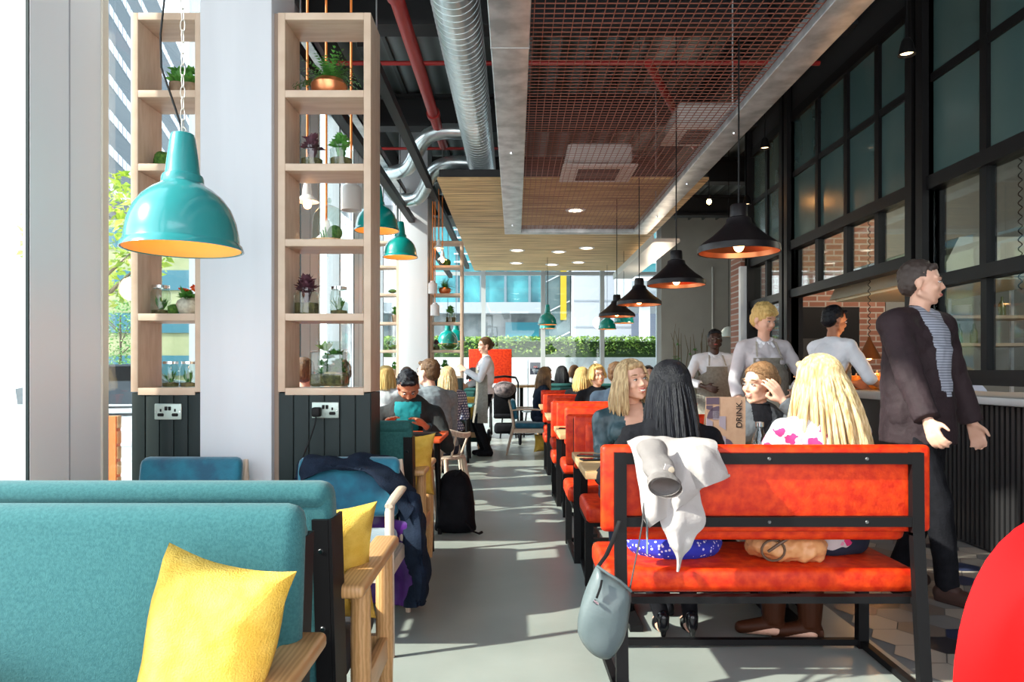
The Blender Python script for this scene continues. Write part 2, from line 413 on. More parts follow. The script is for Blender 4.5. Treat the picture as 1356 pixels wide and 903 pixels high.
def person(label, loc, rz, H=1.7, sit=False, seat=.45, male=False, lean=0, side=0, hy=0, hp=0, hr=0, hands=None, elbows=None,
           feet=None, knees=None, skin=None, hair=None, hstyle='short', hlen=.2, topm=None, sleeve=1.0, inner=None, collar=None,
           botm=None, skirt=None, shoem=None, heels=False, boots=False, apronm=None, vox=.008, curl=.6, palms=None, hdirs=None, smile=0, group=None,
           pony=False, slump=0, face=True, strands=90, hairkw=None, scarf=None, open_mouth=False, bulk=0, iw=.055, footdir=None):
    skin = skin or M_skin; topm = topm or M_blk; botm = botm or M_blk; shoem = shoem or M_blk
    s = H/1.7; root = thing('person', label, 'person', loc, rz, group)
    P = V((0, 0, (seat+.085) if sit else .90*s)); slump += .035 if sit else -.015
    up = V((math.sin(side), math.sin(lean), math.cos(lean)*math.cos(side))).normalized()
    nb = P+up*(.50*s-slump)
    mid = P+up*.22*s+V((0,-.015,0)); ch = P+up*.36*s
    Rt = Matrix.Rotation(-lean, 3, 'X') @ Matrix.Rotation(side, 3, 'Y')
    sw = (.195 if male else .165)*s
    sh = [nb+Rt @ V((sgn*sw, 0, -.055*s)) for sgn in (1, -1)]
    hu = (up*.5+V((0,0,.5))+V((0,.12,0))).normalized()
    hc = nb+hu*.170*s
    Mh = Matrix.Translation(hc) @ Euler((hp, hr, hy), 'YXZ').to_matrix().to_4x4() @ Matrix.Scale(s, 4)
    Mh = Matrix.Translation(hc) @ Matrix.Rotation(hy, 4, 'Z') @ Matrix.Rotation(hp, 4, 'X') @ Matrix.Rotation(hr, 4, 'Y') @ Matrix.Scale(s, 4)
    if hands is None: hands = [(.24,.06,.78*s), (-.24,.06,.78*s)] if not sit else [(.16,.33,.66), (-.16,.33,.66)]
    if elbows is None: elbows = [(.5,-1,-.3), (-.5,-1,-.3)]
    if feet is None: feet = [(.1,.02,0), (-.1,-.02,0)] if not sit else [(.1,.42,0), (-.1,.42,0)]
    if knees is None: knees = [(.1,1,.1), (-.1,1,.1)] if not sit else [(.1,.6,1), (-.1,.6,1)]
    el, wr, kn, an = [], [], [], []
    for i in (0, 1):
        e, w = ik(sh[i], V(hands[i]), .285*s, .25*s, elbows[i]); el.append(e); wr.append(w)
    hip = [P+V((sgn*.085*s, 0, -.02)) for sgn in (1, -1)]
    for i in (0, 1):
        k, a = ik(hip[i], V(feet[i])+V((0,0,.085)), .425*s, .41*s, knees[i]); kn.append(k); an.append(a)
    f = 1.0 if male else .93
    def torso(mb, o):
        mb.ell(P+V((0,0,.01)), ((.155*(1 if male else 1.06)*s+o), .105*s+o, .11*s+o), Rt)
        mb.ell(mid, (.128*f*s+o, .092*s+o, .15*s+o), Rt)
        mb.ell(ch, (.155*f*s+o, .108*s+o, .15*s+o), Rt)
        if not male:
            for sg in (1, -1): mb.ell(ch+Rt @ V((sg*.065*s, .07*s, -.01)), (.062*s+o, .055*s+o, .062*s+o))
        for sg, q in zip((1,-1), sh):
            mb.cap(q, nb+Rt @ V((sg*.03, -.01, -.03*s)), .050*s*f+o, .050*s+o)
            mb.cap(q, ch+Rt @ V((sg*.07*s,0,0)), .048*s*f+o, .09*s+o)
    bk = hk_b = (hairkw or {}).get('_', 0)
    def arm(mb, i, o, frac, flare=0):
        mb.cap(sh[i], el[i], .050*s*f+o, .040*s*f+o)
        if frac >= 1: mb.tube([el[i], el[i].lerp(wr[i], .97)], [.040*s*f+o, .030*s+o+flare], 14); mb.ell(el[i], .040*s*f+o)
        elif frac > .5: mb.tube([el[i], el[i].lerp(wr[i], (frac-.5)*2)], [.040*s*f+o, .036*s+o], 14)
    def leg(mb, i, o, frac=1):
        mb.cap(hip[i], kn[i], .082*s+o, .056*s+o)
        if frac > .5: mb.cap(kn[i], kn[i].lerp(an[i], (frac-.5)*2), .056*s+o, (.056+( .036-.056)*(frac-.5)*2)*s+o)
    # body
    b = MB(); torso(b, 0)
    b.cap(nb-up*.05*s, hc+V((0,0,-.04)), .052*s*f, .048*s*f)
    for i in (0, 1):
        arm(b, i, -.006, 0); b.cap(el[i], wr[i], .038*s*f, .024*s)
        leg(b, i, -.004)
        fwdv = (kn[i]-hip[i]); fwdv.z = 0
        ft = V(footdir or (0, 1, 0)).normalized()
        b.cap(an[i]+V((0,-.02,-.045)), an[i]+ft*.13*s+V((0,0,-.06)), .028*s, .022*s)
        dd = (wr[i]-el[i]).normalized()
        if hdirs and hdirs[i]: dd = V(hdirs[i])
        pn = V(palms[i]) if palms and palms[i] else (V((-1 if i == 0 else 1, .2, -.2)) if not sit else V((0,0,-1)))
        sdd = 1 if i == 0 else -1
        ww = dd.normalized().cross(pn)
        # thumb side: towards front/up
        thumb = V((0,.6,.5)) if not sit else V((-sdd,0,.2)); sg = 1 if ww.dot(thumb) > 0 else -1
        hand(b, wr[i], dd, pn, sg, curl, s*1.0)
    # head
    b.ell((0,-.014,.028), (.074,.093,.084), M=Mh); b.ell((0,.030,-.030), (.058,.060,.084), M=Mh)
    b.ell((0,.044,-.076), (.036,.036,.033), M=Mh); b.ell((0,.066,-.094), .016, M=Mh)
    b.cap((0,.084,.012), (0,.103,-.024), .006*s, .0095*s, M=Mh); 
    for sg in (1,-1):
        b.ell((sg*.009,.095,-.029), .0075, M=Mh)
        b.ell((sg*.036,.062,-.026), (.022,.024,.022), M=Mh)
        b.ell((sg*.076,-.008,-.012), (.008,.019,.030), M=Mh)
        b.cap((sg*.012,.082,.026), (sg*.042,.070,.026), .010*s, .009*s, M=Mh)
        b.cap((sg*.060,.0,-.06), (sg*.02,.06,-.088), .018*s, .014*s, M=Mh)
    b.ell((0,.087,-.060), (.020,.012,.013), M=Mh)
    body = fuse(b, 'body', skin, root, vox, sm=3 if vox < .0075 else 2)
    # face
    if face:
        for sg in (1,-1):
            e = MB(); e.ell((sg*.031,.0805,.004), (.0118,.0080,.0047), M=Mh, seg=12); eo = e.build('eye', M_eyew, root)
            e = MB(); e.ell((sg*.031,.0860,.004), (.0050,.0040,.0050), M=Mh, seg=10); e.build('iris', M_eyed, eo)
            e = MB(); e.tube([Mh @ V((sg*(.031+x),.088-abs(x)*.35-(.004 if abs(x) > .01 else 0),.0105-x*x*30)) for x in (-.014,-.007,0,.007,.014)], [.0012*s,.0022*s,.0024*s,.0022*s,.0012*s], 6); e.build('eyelash', M_eyed, eo)
            e = MB(); e.tube([Mh @ V((sg*(.034+x),.0905-abs(x+.005)*.55,.030+.003-x*x*12)) for x in (-.020,-.009,.002,.012,.02)], [.0015*s,.0032*s,.0034*s,.0026*s,.001*s], 6); e.build('eyebrow', hair if hair not in (H_blonde, H_ash, H_gold) else H_lbrown, root)
        e = MB(); sm_ = smile*.008
        if open_mouth:
            e.tube([Mh @ V((x,.0985-abs(x)*.45,-.051+sm_*abs(x)/.02-.0)) for x in (-.024,-.012,0,.012,.024)], [.0012*s,.003*s,.0034*s,.003*s,.0012*s], 8)
            e.tube([Mh @ V((x,.0965-abs(x)*.45,-.069+sm_*abs(x)/.02+abs(x)*.35)) for x in (-.023,-.012,0,.012,.023)], [.0012*s,.0032*s,.004*s,.0032*s,.0012*s], 8)
            mo = e.build('mouth', M_lip, root)
            e = MB(); e.ell((0,.0945,-.0575), (.018,.006,.0055), M=Mh, seg=12); e.build('teeth', M_teeth, mo)
        else:
            e.tube([Mh @ V((x,.0975-abs(x)*.5,-.057+sm_*(abs(x)/.02)**2)) for x in (-.024,-.012,0,.012,.024)], [.001*s,.0026*s,.003*s,.0026*s,.001*s], 8)
            e.tube([Mh @ V((x,.0965-abs(x)*.5,-.0625+sm_*(abs(x)/.02)**2)) for x in (-.022,-.012,0,.012,.022)], [.001*s,.003*s,.0036*s,.003*s,.001*s], 8)
            e.build('mouth', M_lip, root)
    # hair
    hk = dict(hairkw or {})
    hb = MB(); hair = hair or H_brown
    rn = random.Random(hash(label) % 1000 if False else len(label)*7)
    if hstyle == 'short':
        hb.ell((0,-.026,.036), (.0795,.092,.086), M=Mh); hb.ell((0,-.052,-.006), (.073,.058,.066), M=Mh)
        hb.cap((-.04,.050,.080), (.04,.050,.080), .018*s, .018*s, M=Mh)
        for k in range(26):
            a = rn.uniform(0, 6.28); q = rn.uniform(.2, 1); hb.ell((.068*q*math.sin(a), -.024+.078*q*math.cos(a), .036+.076*math.sqrt(1-q*q*.8)), rn.uniform(.010,.016), M=Mh)
        fuse(hb, 'hair', hair, root, max(vox*.8, .005), sm=1, wr=.004, wf=60)
    elif hstyle == 'bun':
        hb.ell((0,-.026,.036), (.084,.098,.09), M=Mh); hb.ell((0,-.06,-.01), (.07,.055,.07), M=Mh); hb.ell((0,-.12,.0), (.045,.04,.045), M=Mh)
        ho = fuse(hb, 'hair', hair, root, max(vox*.8, .005), sm=2, wr=.002, wf=50)
        hb = MB()
        for k in range(64):
            a = R(-100+200*(k+.5)/64); z0 = .052+.034*math.cos(a)**2-.02*max(0, abs(math.sin(a))-.8)*5
            st_ = V((.078*math.sin(a), -.012+.088*math.cos(a), z0)); pts = []
            for q in range(9):
                u_ = q/8; p_ = st_.lerp(V((.012*math.sin(a*2), -.112, -.005)), u_)
                d_ = V((p_.x, p_.y+.015, p_.z-.02)); e_ = V((d_.x/.083, d_.y/.1, d_.z/.094)); L_ = max(e_.length, 1e-4); d_ = d_/L_*(1.0+.02*math.sin(k*1.7))
                pts.append(Mh @ V((d_.x, d_.y-.015, d_.z+.02)))
            hb.tube(pts, [.004*s]+[.0075*s]*7+[.006*s], 6)
        hb.build('hair_strands', hair, ho)
    elif hstyle == 'cropped_fringe':
        hb.ell((0,-.022,.040), (.088,.1,.088), M=Mh); hb.ell((0,-.05,-.01), (.083,.07,.075), M=Mh)
        hb.cap((-.048,.058,.068), (.048,.058,.068), .021*s, .021*s, M=Mh)
        for k in range(30):
            a = rn.uniform(0, 6.28); q = rn.uniform(.3, 1); hb.ell((.075*q*math.sin(a), -.02+.088*q*math.cos(a), .045+.075*math.sqrt(1-q*q*.85)), rn.uniform(.016,.024), M=Mh)
        fuse(hb, 'hair', hair, root, max(vox*.8, .005), sm=1, wr=.006, wf=50)
    else:
        inner_cap = MB(); inner_cap.ell((0,-.024,.034), (.080,.094,.088), M=Mh); inner_cap.cap((-.032,.056,.084), (.032,.056,.084), .018*s, .018*s, M=Mh)
        inner_cap.ell((0,-.05,-.05), (.072,.055,.10), M=Mh)
        q = hk.pop('fill', None)
        if q is not None:
            e0 = Mh @ V((0,-.055,-.04)); e1 = e0+V((0,0,-hlen*q))+V((0,-hk.get('back',0)*q*.8,0))
            inner_cap.cap(e0+V((-.035,0,0)), e1+V((-.04,0,0)), .036, .03); inner_cap.cap(e0+V((.035,0,0)), e1+V((.04,0,0)), .036, .03); inner_cap.cap(e0, e1, .04, .03)
        ho = fuse(inner_cap, 'hair', hair, root, .008, sm=2)
        locks(hb, Mh, s, hlen, n=strands, rnd=rn, **hk)
        hb.build('hair_strands', hair, ho)
    # top
    t = MB(); torso(t, .014+bulk)
    for i in (0, 1): arm(t, i, .012+bulk*.6, sleeve, .004 if male else .002)
    if bulk: t.tube([ch, mid, P+V((0,0,.04)), P+V((0,0,-.15))], [.135*s+bulk, .140*s+bulk, .15*s+bulk, .158*s+bulk], 24)
    if not sit: t.ell(P+V((0,0,-.02)), (.165*s, .12*s, .12*s))
    top = fuse(t, 'top', topm, root, max(vox, .007), sm=2, wr=.007 if vox < .01 else .004, wf=13)
    if inner:
        zt = nb.z+.05; zb = P.z+(.10*s if iw > .06 else .24*s); bmt = bmesh.new(); bmt.from_mesh(top.data); bmt.faces.ensure_lookup_table()
        pick = []
        for fc in bmt.faces:
            c = fc.calc_center_median(); u_ = (c.z-zb)/(zt-zb)
            if u_ < 0 or c.z > zt: continue
            ys = P.y+math.tan(lean)*(c.z-P.z)
            if abs(c.x) < iw*(.45+.55*min(u_*1.3, 1))*(1.0 if u_ > .06 else .5) and fc.normal.y > .1 and ys < c.y < ys+.24: pick.append(fc)
        if pick:
            bmi = bmt.copy(); bmi.faces.ensure_lookup_table(); keep = {fc.index for fc in pick}
            bmesh.ops.delete(bmi, geom=[fc for fc in bmi.faces if fc.index not in keep], context='FACES')
            bmesh.ops.delete(bmt, geom=pick, context='FACES'); bmt.to_mesh(top.data); top.data.shade_smooth()
            mi = bpy.data.meshes.new('shirt_front'); bmi.to_mesh(mi); mi.materials.append(inner); mi.shade_smooth()
            io = bpy.data.objects.new('shirt_front', mi); C.objects.link(io); io.parent = root; bmi.free()
        bmt.free()
    if collar:
        t = MB(); cc = nb+Rt @ V((0,.0,-.012))
        ring = [cc+Rt @ V((.066*s*math.sin(a), .062*s*math.cos(a)+.01, .022-.045*(.5+.5*math.cos(a))**3)) for a in [R(x) for x in range(12, 360, 14)]]
        t.tube(ring, .014, 8, flat=1.6)
        for sg in (1,-1): t.box(cc+Rt @ V((sg*.036, .078*s, -.032)), (.045,.010,.05), rot=(R(20),R(-28*sg),0), bevel=.004)
        t.build('collar', collar, top)
    if scarf:
        t = MB(); cc = nb+Rt @ V((0,.01,-.0))
        t.tube([cc+Rt @ V((.08*s*math.sin(a), .085*s*math.cos(a), -.02-.05*(.5+.5*math.cos(a)))) for a in [R(x) for x in range(0, 360, 20)]], .010, 8, closed=True)
        t.build('necklace', scarf, root)
    # bottoms
    t = MB(); t.ell(P+V((0,0,-.01)), (.165*s, .118*s, .115*s))
    if skirt:
        if sit:
            t.ell(P+V((0,.0,-.045)), (.21*s, .17*s, .085*s))
            for i in (0,1): t.cap(hip[i], hip[i].lerp(kn[i], .92), .095*s, .075*s)
            t.cap(hip[0].lerp(hip[1],.5), kn[0].lerp(kn[1],.5), .09, .07)
        else:
            t.tube([P, P+V((0,0,-.4*s))], [.16*s,.21*s], 20)
        fuse(t, 'skirt', skirt, root, max(vox, .007), sm=2, wr=.004)
        t = MB()
        for i in (0,1): t.cap(hip[i].lerp(kn[i],.8), kn[i], .06*s, .056*s); t.cap(kn[i], an[i], .055*s, .037*s)
        fuse(t, 'tights', botm, root, max(vox, .007), sm=2)
    else:
        for i in (0, 1):
            leg(t, i, .010); t.tube([kn[i], an[i]+V((0,0,.0))], [.066*s, .052*s if male or not boots else .046*s], 14)
        fuse(t, 'trousers', botm, root, max(vox, .007), sm=2, wr=.005)
    for i in (0, 1):
        t = MB(); a = an[i]-V((0,0,.085))
        if heels:
            t.cap(a+V((0,-.01,.085)), a+V((0,.06,.04)), .030, .030); t.cap(a+V((0,.06,.03)), a+V((0,.12,.022)), .034, .022)
            t.cap(a+V((0,-.03,.09)), a+V((0,-.035,.05)), .030, .026); t.tube([a+V((0,-.035,.07)), a+V((0,-.04,.0))], [.024,.009], 10)
        elif boots:
            fd = V(footdir or (0,1,0)).normalized()
            t.tube([a+V((0,-.005,.30)), a+V((0,0,.16)), a+V((0,0,.07))], [.062,.055,.046], 16); t.cap(a-fd*.01+V((0,0,.06)), a+fd*.14+V((0,0,.032)), .042, .028)
            t.bar(a-fd*.055+V((0,0,.03)), a+fd*.01+V((0,0,.03)), .06, .06)
        else:
            t.cap(a+V((0,-.03,.045)), a+V((0,.14*s,.036)), .044*s, .034*s); t.cap(a+V((0,-.02,.08)), a+V((0,.04,.06)), .042, .036)
            t.bb(a.x-.034, a.x+.034, a.y-.06, a.y+.15*s, a.z, a.z+.03, bevel=.012)
        fuse(t, 'boot' if boots else 'shoe', shoem, root, .005 if vox < .009 else .008, sm=2)
    if apronm:
        G = MB(); rowsn = 14; cols = 12; vs = []
        z1 = nb.z-.14*s; z0 = P.z-.42*s
        for j in range(rowsn+1):
            z = z1+(z0-z1)*j/rowsn; tt = (nb.z-z)/(nb.z-P.z)
            wmax = R(38) if z > P.z+.28*s else R(88)
            a_ = (.165+.02*min(tt,1))*s+.02; b_ = (.148 if not male else .142)*s
            if z < P.z: a_ += (P.z-z)*.10; b_ += (P.z-z)*.12
            row = []
            for i in range(cols+1):
                a = -wmax+2*wmax*i/cols
                row.append(G.bm.verts.new(V((a_*math.sin(a), b_*math.cos(a)+math.sin(lean)*(z-P.z)+.012*noise.noise(V((a*4,z*2,1)))*(1 if z < P.z+.1 else .2), z))))
            vs.append(row)
        for j in range(rowsn):
            for i in range(cols): G.bm.faces.new((vs[j][i], vs[j][i+1], vs[j+1][i+1], vs[j+1][i]))
        bmesh.ops.solidify(G.bm, geom=G.bm.faces[:], thickness=.006)
        ap = G.build('apron', apronm, root, angle=70)
        st = MB()
        for sg in (1,-1): st.tube([V((sg*.095*s,.135*s,z1+.01)), nb+V((sg*.075*s,.065*s,-.015)), nb+V((sg*.06*s,-.05,.0))], .009, 6, flat=.4)
        st.build('apron_strap', apronm, ap)
    return root
# ------------------------------------------------------------------ setting
def struct(name, mb, m, parent=None, **k):
    o = mb.build(name, m, parent, **k)
    if parent is None: o['kind'] = 'structure'
    return o
def sroot(name, loc=(0,0,0)):
    o = bpy.data.objects.new(name, None); C.objects.link(o); o.location = loc; o['kind'] = 'structure'; return o
FX = -2.05; KX = 3.1; FY = 17.0; DECK = 4.75
M_floor = mat('polished_concrete', (.25,.275,.25), .33, 0, (.325,.35,.32), 1.3, bump=.04, bscale=30, detail=8)
M_grout = mat('grout', (.22,.21,.20), .8)
struct('floor', MB().bb(FX-.1, 1.58, -2.5, FY+.1, -.12, 0), M_floor, smooth=False)
# hexagonal tiles on the kitchen side
fl = MB(); fl.bb(1.58, 7.2, -2.5, FY+.1, -.12, -.004); tf = struct('floor_tiles_bed', fl, M_grout, smooth=False)
hexc = [mat('tile_cream', (.40,.34,.28), .4), mat('tile_grey', (.22,.21,.20), .4), mat('tile_charcoal', (.035,.03,.035), .35), mat('tile_navy', (.03,.04,.09), .35), mat('tile_taupe', (.20,.15,.12), .4)]
bm = bmesh.new(); r = .112; rnd = random.Random(4)
for i in range(18):
    for j in range(74):
        cx = 1.60+r+i*r*1.5*1.0; cy = 1.9+j*r*math.sqrt(3)+(r*math.sqrt(3)/2 if i % 2 else 0)
        if cx > KX+.06 or cy > 16: continue
        vs = []
        for k in range(6):
            x = cx+(r-.003)*math.cos(R(60*k)); y = cy+(r-.003)*math.sin(R(60*k)); vs.append(bm.verts.new((max(1.585, min(x, KX+.02)), y, .001)))
        try: fc = bm.faces.new(vs); fc.material_index = rnd.choice([0,0,0,1,1,2,3,4,4,0])
        except Exception: pass
me = bpy.data.meshes.new('floor_tiles'); bm.to_mesh(me); bm.free()
for m_ in hexc: me.materials.append(m_)
o = bpy.data.objects.new('floor_tiles', me); C.objects.link(o); o['kind'] = 'structure'
# ceiling deck of ribbed steel with dark cross beams
M_deck = wavemat('steel_deck', (.05,.06,.06), (.22,.26,.27), 1.05, 'X', .45, 0)
struct('ceiling', MB().bb(FX-.1, 7.2, -2.5, FY+.1, DECK, DECK+.15), M_deck, smooth=False)
rb = MB(); x = FX
while x < 7:
    rb.bb(x, x+.04, -2.4, FY, DECK-.05, DECK); x += .32
struct('ceiling_rib', rb, mat('deck_rib', (.06,.07,.07), .5), smooth=False)
M_bm = mat('dark_beam', (.018,.018,.02), .6)
for i, y in enumerate((1.2, 4.2, 6.6, 9.3, 12.0, 14.6)):
    b = MB(); b.bb(FX, 7.1, y-.12, y+.12, DECK-.09, DECK-.05); b.bb(FX, 7.1, y-.02, y+.02, DECK-.42, DECK-.09); b.bb(FX, 7.1, y-.12, y+.12, DECK-.46, DECK-.42)
    struct('ceiling_beam', b, M_bm, smooth=False)
b = MB(); b.bb(2.3, 2.6, -2.4, FY-.1, DECK-.5, DECK-.05); struct('ceiling_beam', b, M_bm, smooth=False)
b = MB(); b.bb(FX-.1, FX+.12, -2.5, FY, 4.15, DECK); struct('wall_left', b, mat('fascia_grey', (.16,.17,.18), .6), smooth=False)
# ---- left facade : glass panes with pale mullions, casings
def glazing_left(name, y0, y1, muls):
    w = sroot(name)
    f = MB()
    f.bb(FX-.06, FX+.06, y0, y1, 4.07, 4.15); f.bb(FX-.06, FX+.06, y0, y1, 0, .08)
    for m_ in muls: f.bb(FX-.07, FX+.07, m_-.035, m_+.035, 0, 4.15)
    f.build('window_frame', mat('mullion_grey', (.35,.38,.40), .45), w, smooth=False)
    g = MB(); g.bb(FX-.008, FX+.008, y0, y1, .08, 4.07); g.build('glass', M_pane, w, smooth=False)
def casing(name, y0, y1):
    b = MB(); b.bb(FX+.02, FX+.05, y0, y1, 0, 4.15)
    w = struct(name, b, M_case, smooth=False)
    s_ = MB(); s_.bb(FX+.05, FX+.053, y0+.27*(y1-y0)*1.9-.004, y0+.27*(y1-y0)*1.9+.004, 0, 4.15); s_.build('joint', mat('joint_grey', (.35,.35,.37), .6), w, smooth=False)
    e = MB(); e.bb(FX-.05, FX+.06, y1+.001, y1+.05, 0, 4.15); e.build('edge_strip', M_frame, w, smooth=False)
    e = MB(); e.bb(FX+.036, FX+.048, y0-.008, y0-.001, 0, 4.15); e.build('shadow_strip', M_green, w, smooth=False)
glazing_left('window_1', -2.5, 3.5, (-.8, .9)); casing('wall_left_casing', 2.99, 3.50)
glazing_left('window_2', 3.56, 6.75, (4.75,)); casing('wall_left_casing_middle', 6.78, 7.35)
glazing_left('window_3', 7.42, 9.0, (8.2,)); casing('wall_left_casing_rear', 9.03, 9.5)
glazing_left('window_4', 9.55, 12.3, (10.9,)); casing('wall_left_casing_far', 12.33, 12.9)
glazing_left('window_5', 12.95, FY, (14.9,))
# columns between shelf units
def column(name, x0, x1, y0, y1):
    struct(name, MB().bb(x0, x1, y0, y1, 0, DECK-.02, bevel=.006), M_colw)
column('wall_column', -1.574, -1.215, 3.62, 4.0)
column('wall_column_far', -1.60, -1.20, 9.98, 10.45)
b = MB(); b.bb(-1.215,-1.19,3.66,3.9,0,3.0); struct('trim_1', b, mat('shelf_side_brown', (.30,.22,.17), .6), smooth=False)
# ---- far glazed wall, low parapet and hedge outside
w = sroot('window_6'); f = MB()
mx = [-2.0, -.74, .655, 2.04, 3.36]
for m_ in mx: f.bb(m_-.05, m_+.05, FY-.06, FY+.06, 0, DECK)
f.bb(FX, 3.36, FY-.04, FY+.04, 3.42, 3.50); f.bb(FX, 3.36, FY-.05, FY+.05, 0, .1); f.bb(FX, 3.36, FY-.05, FY+.05, DECK-.2, DECK)
f.build('window_frame', mat('mullion_pale', (.50,.53,.54), .4), w, smooth=False)
g = MB(); g.bb(FX, 3.36, FY-.006, FY+.006, .1, DECK-.2); g.build('glass', M_pane, w, smooth=False)
M_greyw = mat('warm_grey_wall', (.36,.345,.31), .85, 0, (.40,.385,.35), 2)
struct('wall_far', MB().bb(3.41, 7.2, FY-.1, FY+.1, 0, DECK), M_greyw, smooth=False)
struct('wall_right', MB().bb(7.1, 7.3, -2.5, FY, 0, DECK), mat('kitchen_wall', (.33,.34,.34), .7), smooth=False)
b = MB(); b.bb(-4.0, 6, 18.2, 18.6, -.1, 1.52)
for i in range(8): b.bb(-3.6+i*1.3, -3.59+i*1.3, 18.19, 18.2, 0, 1.5)
pw = tag(b.build('parapet_wall', M_white, smooth=False), 'long low white wall outside the far windows below the hedge', 'wall')
# hedge : leafy mass of small leaves
def leafmass(name, x0, x1, y0, y1, z0, z1, n, size, m, parent=None, ell=False, seed=1):
    rn = random.Random(seed); bm = bmesh.new()
    for i in range(n):
        if ell:
            a = rn.uniform(0, 6.283); u = rn.uniform(-1, 1); q = rn.uniform(.55, 1)**.5; s_ = math.sqrt(1-u*u)
            p = V(((x0+x1)/2+(x1-x0)/2*q*s_*math.cos(a), (y0+y1)/2+(y1-y0)/2*q*s_*math.sin(a), (z0+z1)/2+(z1-z0)/2*q*u))
        else: p = V((rn.uniform(x0,x1), rn.uniform(y0,y1), rn.uniform(z0,z1)+.05*noise.noise(V((i*.01,0,0)))))
        e = Euler((rn.uniform(-1,1), rn.uniform(-1,1), rn.uniform(0,6.28))).to_matrix(); s_ = size*rn.uniform(.6,1.3)
        q = [p+e @ V(v)*s_ for v in ((0,-1,0),(.5,0,.12),(0,1,0),(-.5,0,.12))]
        bm.faces.new([bm.verts.new(v) for v in q])
    mb = MB(); mb.bm = bm; return mb.build(name, m, parent, smooth=False)
hd = thing('hedge', 'long trimmed green hedge on the white wall outside the far windows', 'hedge', (1, 18.6, 1.525))
MB().bb(-4.4, 5, -.18, .28, 0.005, .40).build('hedge_core', mat('hedge_core', (.03,.07,.015), .9), hd)
leafmass('hedge_leaves', -4.5, 5.1, -.26, .34, .09, .53, 12000, .045, mat('hedge_leaf', (.10,.22,.02), .6, 0, (.34,.48,.08), 9), hd)
# ---- kitchen screen of black steel and glass
ks = [(4.25, 5.36, 'window_7', (4.75,)), (5.6, 8.03, 'window_8', (6.15, 6.73, 7.37)), (8.27, 9.38, 'window_9', (8.85,))]
M_frost = mat('frosted_dark_glass', (.05,.095,.095), .25, 0, (.085,.125,.115), 1.2, bump=.05, bscale=6, spec=.7, stretch=(1,1,.4), coat=.3)
for y0, y1, nm, muls in ks:
    w = sroot(nm); f = MB(); mlow = 1.85 if nm == 'window_7' else 2.05
    f.bb(KX-.05, KX+.05, y0, y1, 3.95, 4.05); f.bb(KX-.03, KX+.03, y0, y1, 3.33, 3.39)
    f.bb(KX-.06, KX+.06, y0, y1, 2.53, 2.63); f.bb(KX-.06, KX+.06, y0, y1, mlow-.05, mlow+.04)
    for m_ in muls: f.bb(KX-.035, KX+.035, m_-.035, m_+.035, mlow, 4.0)
    if nm == 'window_7':
        f.bb(KX-.06, KX+.06, y0, y1, 1.10, 1.20); f.bb(KX-.03, KX+.03, 4.72, 4.78, 1.2, 2.6)
    if nm == 'window_9':
        f.bb(KX-.03, KX+.03, 8.82, 8.88, 1.0, 2.0); f.bb(KX-.06, KX+.06, y0, y1, 1.0, 1.06); f.bb(KX-.02, KX+.02, y0, y1, 1.72, 1.75)
    f.build('window_frame', M_black, w, smooth=False)
    g = MB()
    g.bb(KX-.006, KX+.006, y0, y1, 2.63, 3.95); g.build('frosted_glass', M_frost, w, smooth=False)
    g = MB(); g.bb(KX-.006, KX+.006, y0, y1, mlow, 2.53)
    if nm != 'window_8': g.bb(KX-.006, KX+.006, y0, y1, 1.1, mlow)
    g.build('glass', M_kpane, w, smooth=False)
for i, (y0, y1) in enumerate(((5.36,5.6), (8.03,8.27), (9.38,9.5))):
    z0 = 1.035; b = MB(); b.bb(KX-.09, KX+.09, y0, y0+.09, z0, DECK); b.bb(KX-.09, KX+.09, y1-.09, y1, z0, DECK); b.bb(KX-.04, KX+.04, y0, y1, z0, DECK)
    struct('wall_right_post', b, M_black, smooth=False)
b = MB(); b.bb(KX-.04, KX+.04, -2.5, 4.25, 1.035, DECK)
struct('wall_right_panel', b, mat('dark_panel', (.05,.055,.055), .4), smooth=False)
struct('wall_right_fascia', MB().bb(KX-.03, KX+.1, 4.25, 9.5, 4.05, DECK), M_bm, smooth=False)
# brick walls beyond the pass
M_brick = brickmat('red_brick', (.20,.075,.05), (.28,.13,.09), (.34,.30,.27), 1, .22, .075, .010, rot=(R(90),0,0))
struct('wall_brick', MB().bb(KX+.1, 4.85, 9.5, 9.75, 0, DECK), M_brick, smooth=False)
struct('wall_kitchen_end', MB().bb(4.86, 7.1, 9.5, 9.75, 0, DECK), mat('kitchen_grey', (.16,.17,.165), .6), smooth=False)
struct('wall_brick_pier', MB().bb(KX-.14, KX+.1, 9.5, 9.95, 0, 2.9), M_brick, smooth=False)
struct('trim_2', MB().bb(KX-.17, KX-.02, 9.42, 9.5, 0, 2.55), mat('pier_edge', (.55,.58,.60), .5), smooth=False)
# counter
ct = thing('service_counter', 'long dark ribbed counter with grey steel top under the kitchen windows', 'counter', (KX, 4.0, 0))
M_rib = mat('ribbed_black', (.022,.021,.022), .35)
b = MB(); b.bb(.03, .75, -4.6, 1.6, 0, .98); y = -1.5
while y < 1.57:
    b.bb(.0, .03, y, y+.028, .02, .97); y += .05
b.build('ribbed_front', M_rib, ct, smooth=False)
MB().bb(-.10, .8, -4.6, 1.6, .98, 1.03, bevel=.008).build('worktop', mat('worktop_steel', (.50,.51,.52), .35, .3), ct)
